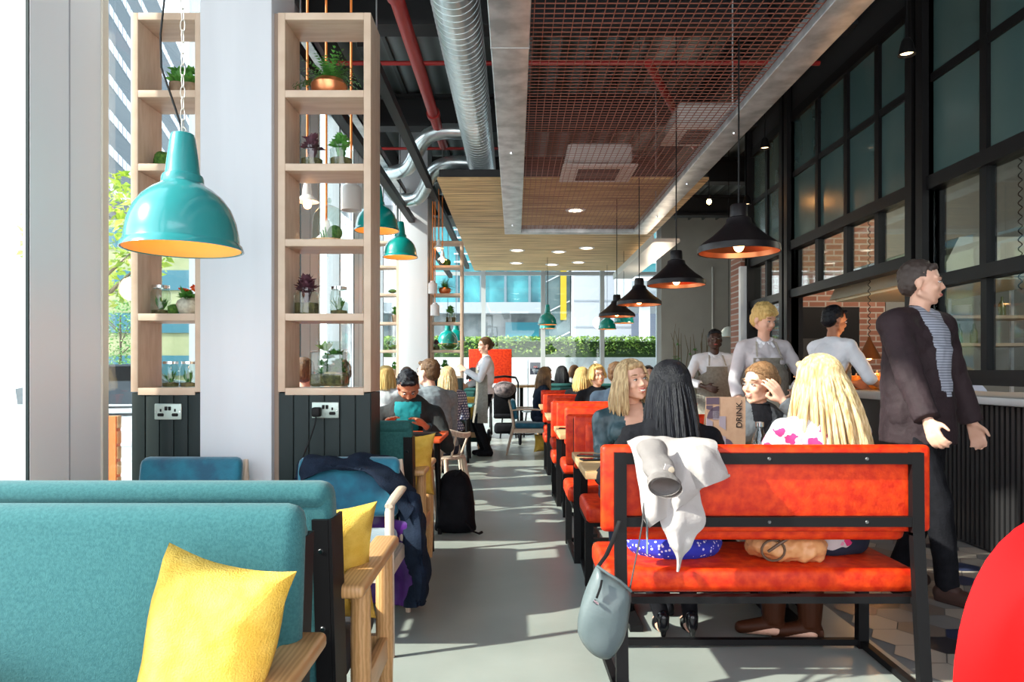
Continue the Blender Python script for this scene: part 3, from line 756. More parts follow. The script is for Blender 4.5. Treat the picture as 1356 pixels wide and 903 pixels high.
# ---- wire mesh ceiling raft
ZF = 3.0
rf = thing('mesh_ceiling_raft', 'hanging galvanised frame filled with copper wire mesh above the aisle', 'ceiling raft', (0, 1.0, ZF))
b = MB(); b.bb(-.136, .08, 0, 8.62, 0, .10, bevel=.006)
for y in (3.05, 6.1): b.bb(-.138, .082, y, y+.01, -.002, .102)
b.build('beam', M_galv, rf)
MB().bb(1.56, 1.755, 0, 8.62, 0, .10, bevel=.006).build('beam', M_galv, rf)
MB().bb(.08, 1.56, 8.5, 8.62, 0, .10, bevel=.004).build('beam', M_galv, rf)
MB().bb(.08, 1.56, 0, .12, 0, .10, bevel=.004).build('beam', M_galv, rf)
b = MB(); x = .10; wr_ = .0022
while x < 1.56: b.bb(x-wr_, x+wr_, .1, 8.55, .048, .052); x += .052
y = .12
while y < 8.5: b.bb(.08, 1.56, y-wr_, y+wr_, .053, .057); y += .052
b.build('wire_mesh', mat('copper_wire', (.26,.085,.055), .5, .3), rf, smooth=False)
for x, yy in ((-.03,2),(-.03,5),(1.65,1.5),(1.65,4.5),(1.65,7.5),(-.03,8)):
    MB().tube([(x,yy,.1),(x,yy,DECK-ZF-.1)], .006, 6).build('hanger_rod', M_galv, rf)
for x, yy in ((-.03,2),(-.03,5),(1.66,4.5),(1.66,7.5),(-.03,8),(1.66,6)):
    MB().lathe([(0,-.012),(.012,-.012),(.014,0)], (x,yy,0), 10).build('bolt', M_chrome, rf)
# ---- timber raft
M_slat = mat('raft_timber', (.26,.15,.06), .6, 0, (.80,.55,.26), 2.2, stretch=(.5,16,1), detail=5, ramp=(.38,.58))
tr = thing('timber_ceiling_raft', 'wide timber boarded ceiling panel with round downlights at the rear', 'ceiling raft', (0, 8.0, 3.3))
b = MB(); y = 0; 
while y < 7.2:
    b.bb(-.86, 2.14, y, y+.115, 0, .03+.004*math.sin(y*9)); y += .122
b.build('boards', M_slat, tr, smooth=False)
MB().bb(-.84, 2.12, .02, 7.28, .031, .12).build('backing', M_bm, tr, smooth=False)
dl = thing('downlight', 'round recessed downlight in the timber ceiling, nearest and largest of its rows', 'light', tuple(W(762,278,9.5)[:2])+(3.295,), 0, 'downlights in the timber ceiling')
MB().lathe([(.0,-.006),(.11,-.006),(.13,-.004),(.135,.004)], (0,0,0), 28).build('trim_ring', M_white, dl)
MB().lathe([(0,-.008),(.095,-.008)], (0,0,0), 24).build('lens', M_led, dl)
for px, py in ((740,333),(685,331),(777,328),(731,350),(684,348),(766,347)):
    y = 2.1*F/(VY-py); x = (px-VX)*y/F
    dup(dl, (x, y, 3.295), 0, f'small round downlight in the timber ceiling {"nearer row" if py < 340 else "back row"}, {"left" if px < 700 else ("middle" if px < 750 else "right")}')
# ---- ceiling services
def cyl_pipe(name, pts, r, m, label, cat, seg=24, rings=0, group=None):
    mb = MB()
    if len(pts) > 2: pts = [catmull([V(p) for p in pts], i/30) for i in range(31)]
    mb.tube(pts, r, seg)
    if len(pts) > 2:
        for i in range(2, 30, 4): mb.tube([pts[i], pts[i]+(pts[i+1]-pts[i]).normalized()*.012], r+.003, seg)
    o = mb.build(name, m); tag(o, label, cat, group)
    if rings:
        a, b_ = V(pts[0]), V(pts[-1]); n = int((b_-a).length/rings)
        k = MB()
        for i in range(n):
            p = a.lerp(b_, (i+.5)/n); q = p+(b_-a).normalized()*.008; k.tube([p, q], r+.0018, seg)
        k.build('seam_ring', m, o)
    return o
cyl_pipe('air_duct', [(-.40,.5,3.68),(-.40,8.9,3.68)], .165, M_duct, 'large round spiral steel duct running along the ceiling', 'duct', 28, .085)
spm = cyl_pipe('sprinkler_main', [(-.86,.5,3.9),(-.86,8.7,3.9)], .055, M_red, 'thick red pipe running lengthwise beside the round duct', 'pipe')
k = MB()
for y in (5.15, 7.6): k.tube([(-.86,y,3.9),(-.86,y+.09,3.9)], .07, 20)
ko = k.build('pipe_coupling', M_red, spm)
cyl_pipe('sprinkler_branch', [(-1.9,6.9,4.12),(2.9,6.9,4.12)], .022, M_red, 'thin red pipe crossing above the wire mesh', 'pipe', 10)
cyl_pipe('sprinkler_branch', [(-1.9,9.0,3.95),(-.2,9.0,3.95)], .018, M_red, 'thin red pipe crossing behind the silver duct elbows', 'pipe', 10)
cyl_pipe('sprinkler_branch', [(1.2,6.5,3.95),(2.2,8.9,3.95)], .04, M_red, 'red pipe slanting above the right end of the mesh', 'pipe', 12)
cyl_pipe('duct_elbow', [(-1.55,8.7,3.55),(-1.25,8.5,3.58),(-1.05,8.2,3.78),(-.85,8.1,3.86),(-.52,8.1,3.86)], .085, M_duct, 'upper bent silver duct branch beside the large duct', 'duct', 20)
cyl_pipe('duct_elbow', [(-1.45,9.2,3.35),(-1.2,9.1,3.38),(-1.0,8.8,3.6),(-.8,8.7,3.68),(-.5,8.7,3.68)], .085, M_duct, 'lower bent silver duct branch beside the large duct', 'duct', 20)
# black strut rails
def rail(x, y0, y1, z, label, w_=.04, m=M_black):
    mb = MB(); mb.bb(x-w_, x+w_, y0, y1, z-.02, z+.02); mb.bb(x-w_, x-w_+.01, y0, y1, z+.02, z+.06); mb.bb(x+w_-.01, x+w_, y0, y1, z+.02, z+.06)
    o = mb.build('light_track', m, smooth=False); tag(o, label, 'track')
    for y in (y0+.5, (y0+y1)/2, y1-.5): MB().tube([(x,y,z+.02),(x,y,DECK)], .006, 6).build('hanger_rod', M_galv, o)
    return o
rail(-1.42, 4.3, 16, 3.25, 'black lighting track above the shelf towers, nearer the windows')
rail(-1.05, 5.0, 16, 3.45, 'black lighting track left of the round duct')
rail(2.55, 3.0, 9.3, 4.05, 'black lighting track beside the kitchen windows', .03)
ctr = MB()
ctr.bb(-1.75,-1.5,4.3,13,3.62,3.64); ctr.bb(-1.75,-1.74,4.3,13,3.62,3.70); ctr.bb(-1.51,-1.5,4.3,13,3.62,3.70)
tag(ctr.build('cable_tray', M_galv, smooth=False), 'perforated steel cable tray high along the left windows', 'cable tray')
lt = MB(); lt.bb(1.9,2.25,9.9,13.9,2.95,3.0); lt.bb(1.88,1.9,9.9,13.9,2.94,3.05)
tag(lt.build('strip_light_panel', mat('pale_metal', (.5,.5,.48), .4, .3), smooth=False), 'pale metal tray hanging behind the nearest black pendant', 'tray')
# air conditioning cassettes above the mesh
def cassette(x, y, z, label):
    t = thing('ac_cassette', label, 'air conditioner', (x, y, z)); t.scale = (.82,.82,.82)
    MB().bb(-.46,.46,-.40,.40,0,.03,bevel=.01).build('grille_panel', mat('cassette_white', (.62,.58,.55), .5), t)
    MB().bb(-.40,.40,-.36,.36,.05,.30,bevel=.05).build('casing', mat('cassette_body', (.50,.48,.46), .5), t)
    b = MB()
    for i in range(9): b.bb(-.26,.26,-.24+i*.06,-.215+i*.06,-.008,0)
    b.build('grille_slats', M_dark, t, smooth=False)
    return t
cassette(.86, 7.6, 3.25, 'square air conditioning cassette above the wire mesh, nearer the timber panel')
cassette(1.9, 7.3, 3.55, 'square air conditioning cassette above the mesh, right of the first')
# spot light heads on kitchen track
def spot(p, label, z_top=4.05):
    t = thing('track_spotlight', label, 'spotlight', p)
    MB().tube([(0,0,.08),(0,0,z_top-p[2])], .006, 6).build('stem', M_black, t)
    MB().lathe([(.02,.09),(.035,.07),(.05,.0),(.055,-.02),(.05,-.02),(.03,.04),(0,.05)], (0,0,0), 20).build('head', M_black, t)
    MB().lathe([(0,-.005),(.04,-.005),(.0,.02)], (0,0,0), 16).build('lamp', mat('spot_glow', (1,.8,.6), .4, emit=(1,.7,.4), es=3), t)
spot((2.55, 4.72, 3.27), 'black spotlight beside the tall steel post, upper right')
spot((2.55, 7.4, 3.48), 'black spotlight among the dark rails, middle right')
spot((2.85, 8.9, 3.25), 'small black spotlight in front of the frosted panes')
t = thing('bare_bulb', 'glowing bare orange bulb below the dark ceiling right of the timber panel', 'bulb', tuple(W(939,267,9.0)))
MB().ell((0,0,0), (.028,.028,.035)).build('bulb', mat('hot_bulb', (1,.5,.2), .4, emit=(1,.45,.12), es=60), t)
MB().tube([(0,0,.03),(0,0,DECK-W(939,267,9)[2])], .005, 6).build('cord', M_black, t); MB().tube([(0,0,.03),(0,0,.09)], .018, 10).build('socket', M_black, t)
# ------------------------------------------------------------------ pendants
def black_pendant(loc, ztop):
    t = thing('pendant_lamp', 'x', 'lamp', loc, 0, 'black pendants over the orange booths')
    MB().lathe([(.0,.27),(.040,.27),(.046,.262),(.048,.20),(.066,.19),(.072,.165),(.10,.135),(.15,.09),(.20,.055),(.222,.035),(.225,.0),(.220,.0),(.216,.032),(.15,.083),(.10,.128),(.05,.16),(0,.165)], (0,0,0), 40).build('lamp_shade', mat('black_enamel', (.008,.006,.007), .42, spec=.3), t)
    MB().lathe([(.218,.003),(.213,.031),(.15,.080),(.10,.124),(.05,.155)], (0,0,0), 40).build('lamp_lining', M_copper, t)
    MB().ell((0,0,.045), (.030,.030,.042)).build('bulb', M_bulb, t)
    MB().tube([(0,0,.08),(0,0,.14)], .018, 12).build('lamp_holder', M_black, t)
    MB().tube([(0,0,.27),(0,0,ztop-loc[2])], .005, 6).build('cord', M_black, t)
    return t
bl = None
for i, (px, py, d, lab) in enumerate(((979,334,4.05,'black metal pendant lamp with copper lining, nearest and largest of the four'), (888,379,5.62,'black metal pendant lamp with copper lining, second from the front'),
                       (838,404,7.3,'black metal pendant lamp with copper lining, third from the front'), (808,418,8.9,'black metal pendant lamp with copper lining, farthest and smallest of the four'))):
    p = W(px, py, d); p.z = 1.855; p.x = 1.25
    bl = black_pendant(p, DECK) if i == 0 else dup(bl, p)
    bl['label'] = lab
def teal_pendant(loc, label, m=M_tealp, chain=True, rs=1.0, ztop=DECK):
    t = thing('pendant_lamp', label, 'lamp', loc, 0)
    pr = [(0,.46),(.034,.46),(.042,.455),(.047,.44),(.058,.36),(.064,.305),(.066,.296),(.074,.292),(.078,.282),(.079,.262),(.088,.252),(.115,.236),(.150,.205),(.180,.163),(.200,.11),(.209,.06),(.212,.032),(.214,.026),(.222,.020),(.228,.0),(.222,.0),(.206,.025),(.200,.07),(.188,.115),(.165,.165),(.125,.208),(.08,.23),(0,.235)]
    MB().lathe([(a*rs, b*rs) for a, b in pr], (0,0,0), 48).build('lamp_shade', m, t)
    MB().lathe([(a*rs, b*rs) for a, b in [(.217,.003),(.201,.026),(.195,.07),(.183,.113),(.160,.162),(.121,.203),(.076,.224),(.02,.228)]], (0,0,0), 40).build('lamp_lining', M_lampin, t)
    MB().ell((0,0,.10*rs), (.035*rs,.035*rs,.05*rs)).build('bulb', M_bulb, t)
    if chain:
        c = MB(); z = .49; k = 0
        c.tube([(.014*math.cos(a), 0, .47+.014*math.sin(a)) for a in [R(x) for x in range(0,360,30)]], .003, 6, closed=True)
        while z < ztop-loc[2]-.05:
            pts = [((.009*math.cos(a)) if k % 2 else 0, 0 if k % 2 else .009*math.cos(a), z+.026*math.sin(a)) for a in [R(x) for x in range(0,360,36)]]
            c.tube(pts, .0022, 5, closed=True); z += .044; k += 1
        c.build('chain', mat('pale_chain', (.55,.52,.47), .5, .3), t)
        pts = [(0,0,.455),(-.01,0,.50),(-.05,.0,.62),(-.085,0,.72),(-.088,0,.85),(-.06,0,1.1),(-.045,0,1.3),(-.04,0,ztop-loc[2])]
        MB().tube(pts, .0045, 6).build('cable', M_black, t)
    else: MB().tube([(0,0,.45*rs),(0,0,ztop-loc[2])], .004, 6).build('cord', M_black, t)
    return t
p = W(242, 331, 2.86); teal_pendant(p, 'large glossy teal dome pendant on a chain, closest to the camera')
p = W(499, 306, 7.3); teal_pendant(p, 'teal dome pendant partly hidden behind the right side of the shelf tower', M_tealg, False)
p = W(530, 341, 9.3); teal_pendant(p, 'green teal dome pendant hanging before the far white column', M_tealg, False)
for px, py, d, lab in ((725,430,13.5,'teal bell pendant before the window mullion, nearer of the pair'), (725.5,435,15.5,'teal bell pendant mostly hidden behind its twin at the mullion'), (804,436,14.5,'small teal dome pendant below the farthest black lamp'), (826,428,12.8,'teal dome pendant behind the third black lamp'),
                   (593,455,12.2,'teal dome pendant seen through the far shelf tower, left one'), (604,452,13.5,'teal dome pendant seen through the far shelf tower, right one')):
    teal_pendant(W(px, py, d), lab, M_tealg, False, .82)
def mini(px, py, d, kind, label):
    p = W(px, py, d); t = thing('mini_pendant', label, 'lamp', p)
    MB().tube([(0,0,.12),(0,0,3.6-p.z)], .007, 8).build('cord', M_orangecord, t)
    if kind == 'cyl': MB().lathe([(0,.14),(.03,.14),(.035,.12),(.055,.11),(.06,.10),(.06,-.03),(.055,-.03),(.05,.09),(0,.1)], (0,0,0), 24).build('lamp_shade', mat('white_ceramic', (.72,.71,.69), .35), t)
    else:
        MB().lathe([(0,.13),(.018,.13),(.026,.09),(.03,.05),(.065,.02),(.068,.012),(.03,.035),(0,.04)], (0,0,0), 24).build('lamp_shade', mat('white_ceramic', (.72,.71,.69), .35), t)
        MB().ell((0,0,.0), (.025,.025,.03)).build('bulb', M_bulb, t)
mini(407,270,4.25,'cone','white ceramic cone lamp on orange cord behind the glass cloche')
mini(465,272,4.25,'cyl','white ceramic cylinder lamp on orange cord at right of the shelf tower')
mini(432,321,4.35,'cone','white ceramic cone lamp glowing behind the middle shelf board')
for px, py, d, kd, lb in ((581,330,9.6,'cone','white bulb lamp left of the far shelf tower, upper'), (586,345,10.0,'cone','warm bulb lamp at the far shelf tower, lower'),(573,386,9.6,'cyl','white cylinder lamp left of the far shelf tower'),(576,415,9.6,'cyl','white ceramic lamp hanging lower beside the far shelf tower')):
    mini(px,py,d,kd,lb)
# wall lamps group right (white domes)
for i, px in enumerate((965, 978, 990)):
    p = W(px, 446, 11.2-.0*i); t = thing('dome_lamp', ['leftmost','middle','rightmost'][i]+' of three pale dome lamps beside the brick pier', 'lamp', p)
    MB().lathe([(0,.16),(.03,.158),(.07,.14),(.11,.09),(.125,.03),(.13,0),(.125,0),(.10,.08),(0,.14)], (0,0,0), 28).build('lamp_shade', mat('pale_mint', (.58,.66,.62), .4), t)
    MB().lathe([(.122,.004),(.10,.07),(0,.13)], (0,0,0), 24).build('lamp_lining', M_lampin, t)
    MB().tube([(0,0,.16),(0,0,DECK-p.z)], .005, 6).build('cord', M_black, t)
# ------------------------------------------------------------------ shelf towers
def shelf_tower(x0, x1, y0, label, top=3.0, dep=.25, zs=(2.61,2.24,1.86,1.485,1.11), h0=1.09):
    t = thing('shelf_tower', label, 'shelf', ((x0+x1)/2, y0, 0)); w2 = (x1-x0)/2; th = .036
    MB().bb(-w2,-w2+th,0,dep,h0,top,bevel=.002).build('side_panel', M_ply, t); MB().bb(w2-th,w2,0,dep,h0,top,bevel=.002).build('side_panel', M_ply, t)
    for z in (top,)+tuple(zs):
        MB().bb(-w2+th,w2-th,0,dep,z-th,z,bevel=.002).build('shelf_board', M_ply, t)
    b = MB(); b.bb(-w2,w2,.012,dep,0,h0-.004); n = int(round(2*w2/.075)); 
    for i in range(n):
        xa = -w2+2*w2*i/n; b.bb(xa+.003, xa+2*w2/n-.003, .004, .014, .0, h0-.006, bevel=.002)
    b.build('base_panel', M_green, t); return t
S2 = shelf_tower(-1.194,-.726,3.65,'tall open birch shelf tower with dark green base, in front of the aisle')
S1 = shelf_tower(-1.935,-1.576,3.65,'tall open birch shelf tower between window and white column')
S4 = shelf_tower(-1.19,-.73,10.1,'far birch shelf tower beside the waitress', zs=(2.66,2.27,1.87,1.48,1.12))
S3 = shelf_tower(-1.96,-1.62,10.1,'far birch shelf tower left of the far white column', zs=(2.66,2.27,1.87,1.48,1.12))
def socket(x, z, label):
    t = thing('wall_socket', label, 'socket', (x, 3.654, z))
    MB().bb(-.068,.068,-.010,0,-.040,.040,bevel=.004).build('face_plate', mat('socket_plate', (.42,.50,.46), .3, .3), t)
    for sx in (-1,1):
        b = MB(); b.bb(sx*.036-.004, sx*.036+.004, -.012,-.009,.0,.014); b.bb(sx*.036-.016, sx*.036-.006, -.012,-.009,-.020,-.012); b.bb(sx*.036+.006, sx*.036+.016, -.012,-.009,-.020,-.012); b.bb(sx*.036-.014,sx*.036+.014,-.0115,-.009,-.024,-.008)
        b.build('socket_hole', M_black, t)
    for sx in (-1,1): MB().bb(sx*.009-.007, sx*.009+.007,-.014,-.009,.006,.026,bevel=.002).build('rocker_switch', M_black, t)
    for sx in (-1,1): MB().lathe([(0,0),(.004,0),(.004,.001)], (0,0,0), 8, M=Matrix.Translation(V((sx*.060,-.0105,0))) @ Matrix.Rotation(R(90),4,'X')).build('screw', M_chrome, t)
    return t
socket(W(223,545,3.65).x, W(223,545,3.65).z, 'double wall socket on the green panel, nothing plugged in')
sk = W(431,543,3.65); socket(sk.x, sk.z, 'double wall socket with a black plug in its left outlet')
t = thing('power_plug', 'black plug in the wall socket with its cable trailing to the chair', 'plug', (sk.x-.036, 3.64, sk.z-.008))
MB().bb(-.022,.022,-.045,0,-.024,.024,bevel=.01).build('plug_body', M_black, t)
MB().tube([(0,-.03,-.02),(-.005,-.035,-.06),(-.03,-.04,-.14),(-.06,-.05,-.22),(-.08,-.06,-.30),(-.09,-.07,-.42)], .004, 6).build('cable', M_black, t)
# ---- shelf contents
def leafy(mb, c, n, L, spread, rnd, up=.6, wd=.3, curl=.4):
    for i in range(n):
        a = rnd.uniform(0, 6.283); e = rnd.uniform(.2, 1)*spread; d = V((math.cos(a)*e, math.sin(a)*e, up*rnd.uniform(.6,1.2))).normalized()
        l = L*rnd.uniform(.6,1.1); w_ = d.cross(V((0,0,1))).normalized()*l*wd*.5; p0 = V(c)+V((rnd.uniform(-1,1),rnd.uniform(-1,1),0))*.01
        p1 = p0+d*l*.5; p2 = p0+d*l+V((0,0,-l*curl*e))
        vs = [mb.bm.verts.new(q) for q in (p0, p1+w_, p2, p1-w_)]; mb.bm.faces.new(vs)
def frond(mb, c, n, L, rnd):
    for i in range(n):
        a = rnd.uniform(0,6.283); el = rnd.uniform(.25,1.35); p = V(c); d = V((math.cos(a)*math.cos(el), math.sin(a)*math.cos(el), math.sin(el)))
        l = L*rnd.uniform(.7,1.1); K = 9
        for k in range(K):
            q = p+d*l/K; d = (d+V((0,0,-.13))).normalized(); w_ = d.cross(V((0,0,1))).normalized()
            ww = .026*(1-k/K)+.006
            for sg in (1,-1): mb.bm.faces.new([mb.bm.verts.new(v) for v in (p, p+w_*sg*ww+d*.014, p+d*.012)])
            p = q
def jar(mb, r, h, neck=.75): mb.lathe([(0,.002),(r*.9,.002),(r,.01),(r,h*.8),(r*neck,h*.9),(r*neck,h),(r*neck+.003,h)], (0,0,0), 24)
def item(kind, px, py, d, label, s=1.0, seed=0, zfix=None):
    p = W(px, py, d)
    if zfix is not None: p.z = zfix
    rn = random.Random(seed+px)
    nm, cat = {'fern':('potted_fern','plant'),'jarplant':('jar_plant','jar plant'),'jarpurple':('jar_plant','jar plant'),'mason':('mason_jar','jar plant'),'flower':('flower_pot','plant'),'moss':('moss_ball','plant'),'cloche':('glass_cloche','cloche'),'terrarium':('glass_terrarium','terrarium'),'pot':('potted_plant','plant'),'bowl':('glass_bowl','bowl')}[kind]
    t = thing(nm, label, cat, p)
    if kind == 'fern':
        MB().lathe([(0,0),(.05*s,0),(.075*s,.03*s),(.078*s,.06*s),(.065*s,.08*s),(.06*s,.08*s),(0,.06*s)], (0,0,0), 24).build('pot', M_copper, t)
        m = MB(); frond(m, (0,0,.07*s), 90, .16*s, rn); m.build('leaves', M_leaf, t, smooth=False)
    elif kind in ('jarplant','jarpurple'):
        m = MB(); jar(m, .046*s, .10*s, .7); m.build('jar', M_glass, t); MB().lathe([(0,.004),(.042*s,.004),(.043*s,.045*s),(0,.05*s)], (0,0,0), 18).build('soil', M_soil, t)
        m = MB(); leafy(m, (0,0,.085*s), 70, .065*s, 1, rn, .9, .5); leafy(m, (0,0,.12*s), 30, .045*s, 1, rn, .8, .6); leafy(m, (0,0,.04*s), 10, .09*s, .3, rn, 1, .3); m.build('leaves', M_leaf if kind == 'jarplant' else M_purple, t, smooth=False)
    elif kind == 'mason':
        m = MB(); jar(m, .042*s, .13*s, .82); m.build('jar', M_glass, t); MB().lathe([(.036*s,.122*s),(.038*s,.122*s),(.038*s,.135*s),(.036*s,.135*s)], (0,0,0), 20).build('rim_ring', M_chrome, t)
        MB().lathe([(0,.004),(.038*s,.004),(.039*s,.022*s),(0,.028*s)], (0,0,0), 18).build('soil', M_soil, t)
        m = MB(); leafy(m, (0,0,.02*s), 26, .075*s, .6, rn, 1, .22, .1); m.build('leaves', M_leaf, t, smooth=False)
    elif kind == 'flower':
        MB().lathe([(0,0),(.03*s,0),(.052*s,.02*s),(.06*s,.05*s),(.052*s,.075*s),(.036*s,.085*s),(.036*s,.09*s),(0,.08*s)], (0,0,0), 24).build('pot', mat('stone_pot', (.35,.34,.29), .8, 0, (.5,.5,.42), 60), t)
        m = MB(); leafy(m, (0,0,.085*s), 46, .075*s, 1, rn, .5, .5); m.build('leaves', M_leaf, t, smooth=False)
        for k in range(7):
            m = MB(); c = (rn.uniform(-.045,.045)*s, rn.uniform(-.04,.02)*s, (.12+rn.uniform(0,.03))*s); leafy(m, c, 9, .022*s, 1, rn, .6, .9); m.ell(c, .006*s, seg=8); m.build('flower', mat('orange_petal', (.8,.12,.02), .6), t, smooth=False)
    elif kind == 'moss':
        o = inflate([(.042*s*math.cos(R(a)), .042*s*math.sin(R(a))) for a in range(0,360,20)], .084*s, 'moss', M_moss, t, (0,0,.040*s), wr=.006, wf=60)
    elif kind == 'cloche':
        MB().lathe([(0,0),(.10*s,0),(.10*s,.014),(0,.014)], (0,0,0), 28).build('wooden_base', M_tab, t)
        MB().lathe([(.085*s,.015),(.085*s,.11*s),(.078*s,.15*s),(.055*s,.18*s),(.02*s,.197*s),(.006,.20*s),(.006,.21*s),(.014,.22*s),(.008,.235*s),(0,.237*s)], (0,0,0), 28).build('dome', M_glass, t)
        ca = MB(); ca.ell((.03*s,0,.055*s), (.038*s,.038*s,.040*s)); ca.build('cactus', M_moss, t)
        m = MB()
        for k in range(6): m.cap((-.035*s+.01*k,.01,.015), (-.045*s+.012*k,.0,.06*s+.012*(k%3)), .007*s, .003, seg=8)
        m.build('succulent', M_leaf, t)
    elif kind == 'terrarium':
        a = .085*s; h = .165*s
        g = MB(); g.tube([(0,0,.004),(0,0,h)], [a*1.15,a*1.15], 4); g2 = MB(); g2.box((0,0,h/2), (a*1.9,a*1.5,h), bevel=.022); g2.build('jar', M_glass, t)
        g.bm.free(); MB().lathe([(.052*s,h),(.052*s,h+.035*s),(.06*s,h+.045*s)], (0,0,0), 24).build('neck', M_glass, t)
        MB().box((0,0,.03*s+.004), (a*1.8,a*1.4,.055*s), bevel=.015).build('soil', M_soil, t)
        m = MB(); 
        for k in range(18): leafy(m, (rn.uniform(-.055,.055)*s, rn.uniform(-.045,.045)*s, rn.uniform(.05,.15)*s), 50, .036*s, 1, rn, .5, .6)
        m.build('leaves', M_leaf, t, smooth=False)
        m = MB(); leafy(m, (-.02*s,0,h), 30, .06*s, .9, rn, .8, .5); m.build('leaves', M_leafy, t, smooth=False)
        m = MB()
        for k in range(5): m.ell((rn.uniform(-.05,.05)*s, -.03*s, .06*s), (.018*s,.015*s,.012*s))
        m.build('pebble', mat('tan_stone', (.55,.42,.25), .8), t)
    elif kind == 'pot':
        MB().lathe([(0,0),(.03*s,0),(.04*s,.07*s),(.036*s,.07*s),(0,.06*s)], (0,0,0), 20).build('pot', mat('brown_pot', (.16,.11,.07), .7, 0, (.28,.2,.13), 20), t)
        m = MB(); leafy(m, (0,0,.07*s), 45, .075*s, .9, rn, .9, .5); leafy(m, (0,0,.12*s), 25, .05*s, 1, rn, .6, .6); m.build('leaves', M_leaf, t, smooth=False)
    elif kind == 'bowl':
        MB().lathe([(0,.002),(.03*s,.002),(.06*s,.03*s),(.055*s,.07*s),(.03*s,.10*s),(.012*s,.12*s)], (0,0,0), 24).build('bowl', M_glass, t); MB().ell((0,0,.03*s), (.045*s,.045*s,.02*s)).build('moss', M_moss, t)
    return t
yS = 3.78
item('fern',436,0,yS,'bushy green fern in a copper bowl on the top shelf',1.2,1,2.61)
item('jarpurple',413,0,yS,'dark purple leafed plant in a glass jar, second shelf',1.25,2,2.24)
item('jarplant',452,0,yS,'green succulent in a round glass jar, second shelf',1.3,3,2.24)
item('cloche',436,0,yS,'glass cloche on wood base with a round cactus inside',1.0,4,1.86)
item('jarpurple',406,0,yS,'glass jar with a rusty flower head, fourth shelf of the front tower',1.4,5,1.485)
item('mason',449,0,yS,'small glass jar of moss and pebbles, fourth shelf of the front tower',1.1,6,1.485)
item('terrarium',437,0,yS,'big square glass terrarium full of plants on the lowest shelf',1.15,7,1.11)
item('pot',236,0,yS,'small bushy plant in brown pot beside the pendant chain',1.15,8,2.61)
item('pot',252,0,yS,'taller sprig plant in brown pot next to the white column',1.1,9,2.61)
item('moss',217,0,yS,'green moss ball on the shelf behind the near teal pendant',1.2,10,2.24)
item('mason',213,0,yS,'clear glass jar with green leaves beside the flower pot',1.15,11,1.485)
item('moss',230,0,yS-.03,'small moss clump between jar and flower pot',.7,11,1.485)
item('flower',249,0,yS,'round stone pot with orange flowers on the left tower',1.0,12,1.485)
item('mason',226,0,yS,'mason jar terrarium above the empty socket, left one',1.0,13,1.11)
item('mason',250,0,yS,'mason jar terrarium above the empty socket, right one',1.0,14,1.11)
yF = 10.22
item('fern',589,0,yF,'trailing fern basket on the far tower',1.1,15,2.27)
item('jarplant',597,0,yF,'large glass jar with plant on the far tower, middle shelf',1.6,16,1.87)
item('jarpurple',578,0,yF,'small dark jar on the far tower left edge',1.0,17,1.48)
item('bowl',596,0,yF,'round glass bowl with moss on the far tower',2.0,18,1.48)
item('pot',589,0,yF,'bushy green plant in a pot on the lowest far shelf',1.5,19,1.12)
item('moss',592,0,yF,'moss ball high on the far tower',1.3,20,2.66)
item('pot',524,0,yF,'leafy pot plant on the far left tower, middle shelf',1.5,21,1.87)
item('bowl',521,0,yF,'glass bowl with moss on the far left tower, fourth shelf',1.6,22,1.48)
item('pot',523,0,yF,'green plant on the far left tower, lowest shelf',1.3,23,1.12)
item('bowl',520,0,yF,'glass globe on the far left tower, second shelf',1.4,24,2.27)
# ------------------------------------------------------------------ orange booths
def orange_bench(loc, rz, label):
    t = thing('booth_bench', label, 'bench', loc, rz, 'orange booth benches')
    MB().bb(-.615,.615,0,.05,.595,.92,bevel=.018).build('back_panel', M_orange, t)
    MB().bb(-.55,.55,.05,.115,.55,.885,bevel=.03).build('back_cushion', M_orange, t)
    MB().bb(-.60,.585,.04,.50,.355,.45,bevel=.028).build('seat', M_orange, t)
    b = MB()
    for s in (-1,1):
        b.bar((s*.548,-.015,.895),(s*.548,-.02,.59),.044,.03,up=(0,1,0)); b.bar((s*.548,-.02,.60),(s*.548,-.075,.0),.044,.03,up=(0,1,0))
    b.bb(-.53,.53,-.03,0,.853,.893); b.bb(-.53,.53,-.03,0,.622,.658); b.build('back_frame', M_black, t, smooth=False)
    for s in (-1,1): MB().bb(s*.565-.022,s*.565+.022,.42,.46,0,.355).build('leg', M_black, t, smooth=False)
    b = MB(); b.bb(-.56,.56,0,.04,.33,.356); b.bb(-.56,.56,.42,.46,.33,.356)
    for s in (-1,1): b.bb(s*.555-.02,s*.555+.02,-.03,.46,.33,.356)
    b.build('seat_frame', M_black, t, smooth=False)
    b = MB(); b.bb(-.56,.56,.425,.455,.012,.038)
    for s in (-1,1): b.bar((s*.555,-.07,.02),(s*.565,.44,.02),.03,.026)
    b.build('floor_rail', M_black, t, smooth=False)
    for x in (-.33,.0,.36):
        for z in (.873,.64): MB().lathe([(0,-.003),(.005,-.003),(.007,0)], (0,0,0), 10, M=Matrix.Translation(V((x,-.03,z))) @ Matrix.Rotation(R(-90),4,'X')).build('screw', M_screw, t)
    return t
BX = .937
def booth_table(loc, label, w=1.25, d=.78):
    t = thing('booth_table', label, 'table', loc, 0, 'booth tables')
    MB().bb(-w/2,w/2,-d/2,d/2,.715,.75,bevel=.005).build('tabletop', M_tab, t)
    b = MB()
    for s in (-.38,.38): b.bb(s-.03,s+.03,-.03,.03,.03,.70)
    b.bb(-.45,.45,-.02,.02,.69,.715); b.build('pedestal', M_black, t, smooth=False)
    for s in (-.38,.38): MB().bb(s-.03,s+.03,-.28,.28,0,.03).build('base_foot', M_black, t, smooth=False)
    b = MB(); b.bb(-.36,.36,-.015,.015,.10,.14); b.build('cross_bar', M_black, t, smooth=False)
    return t
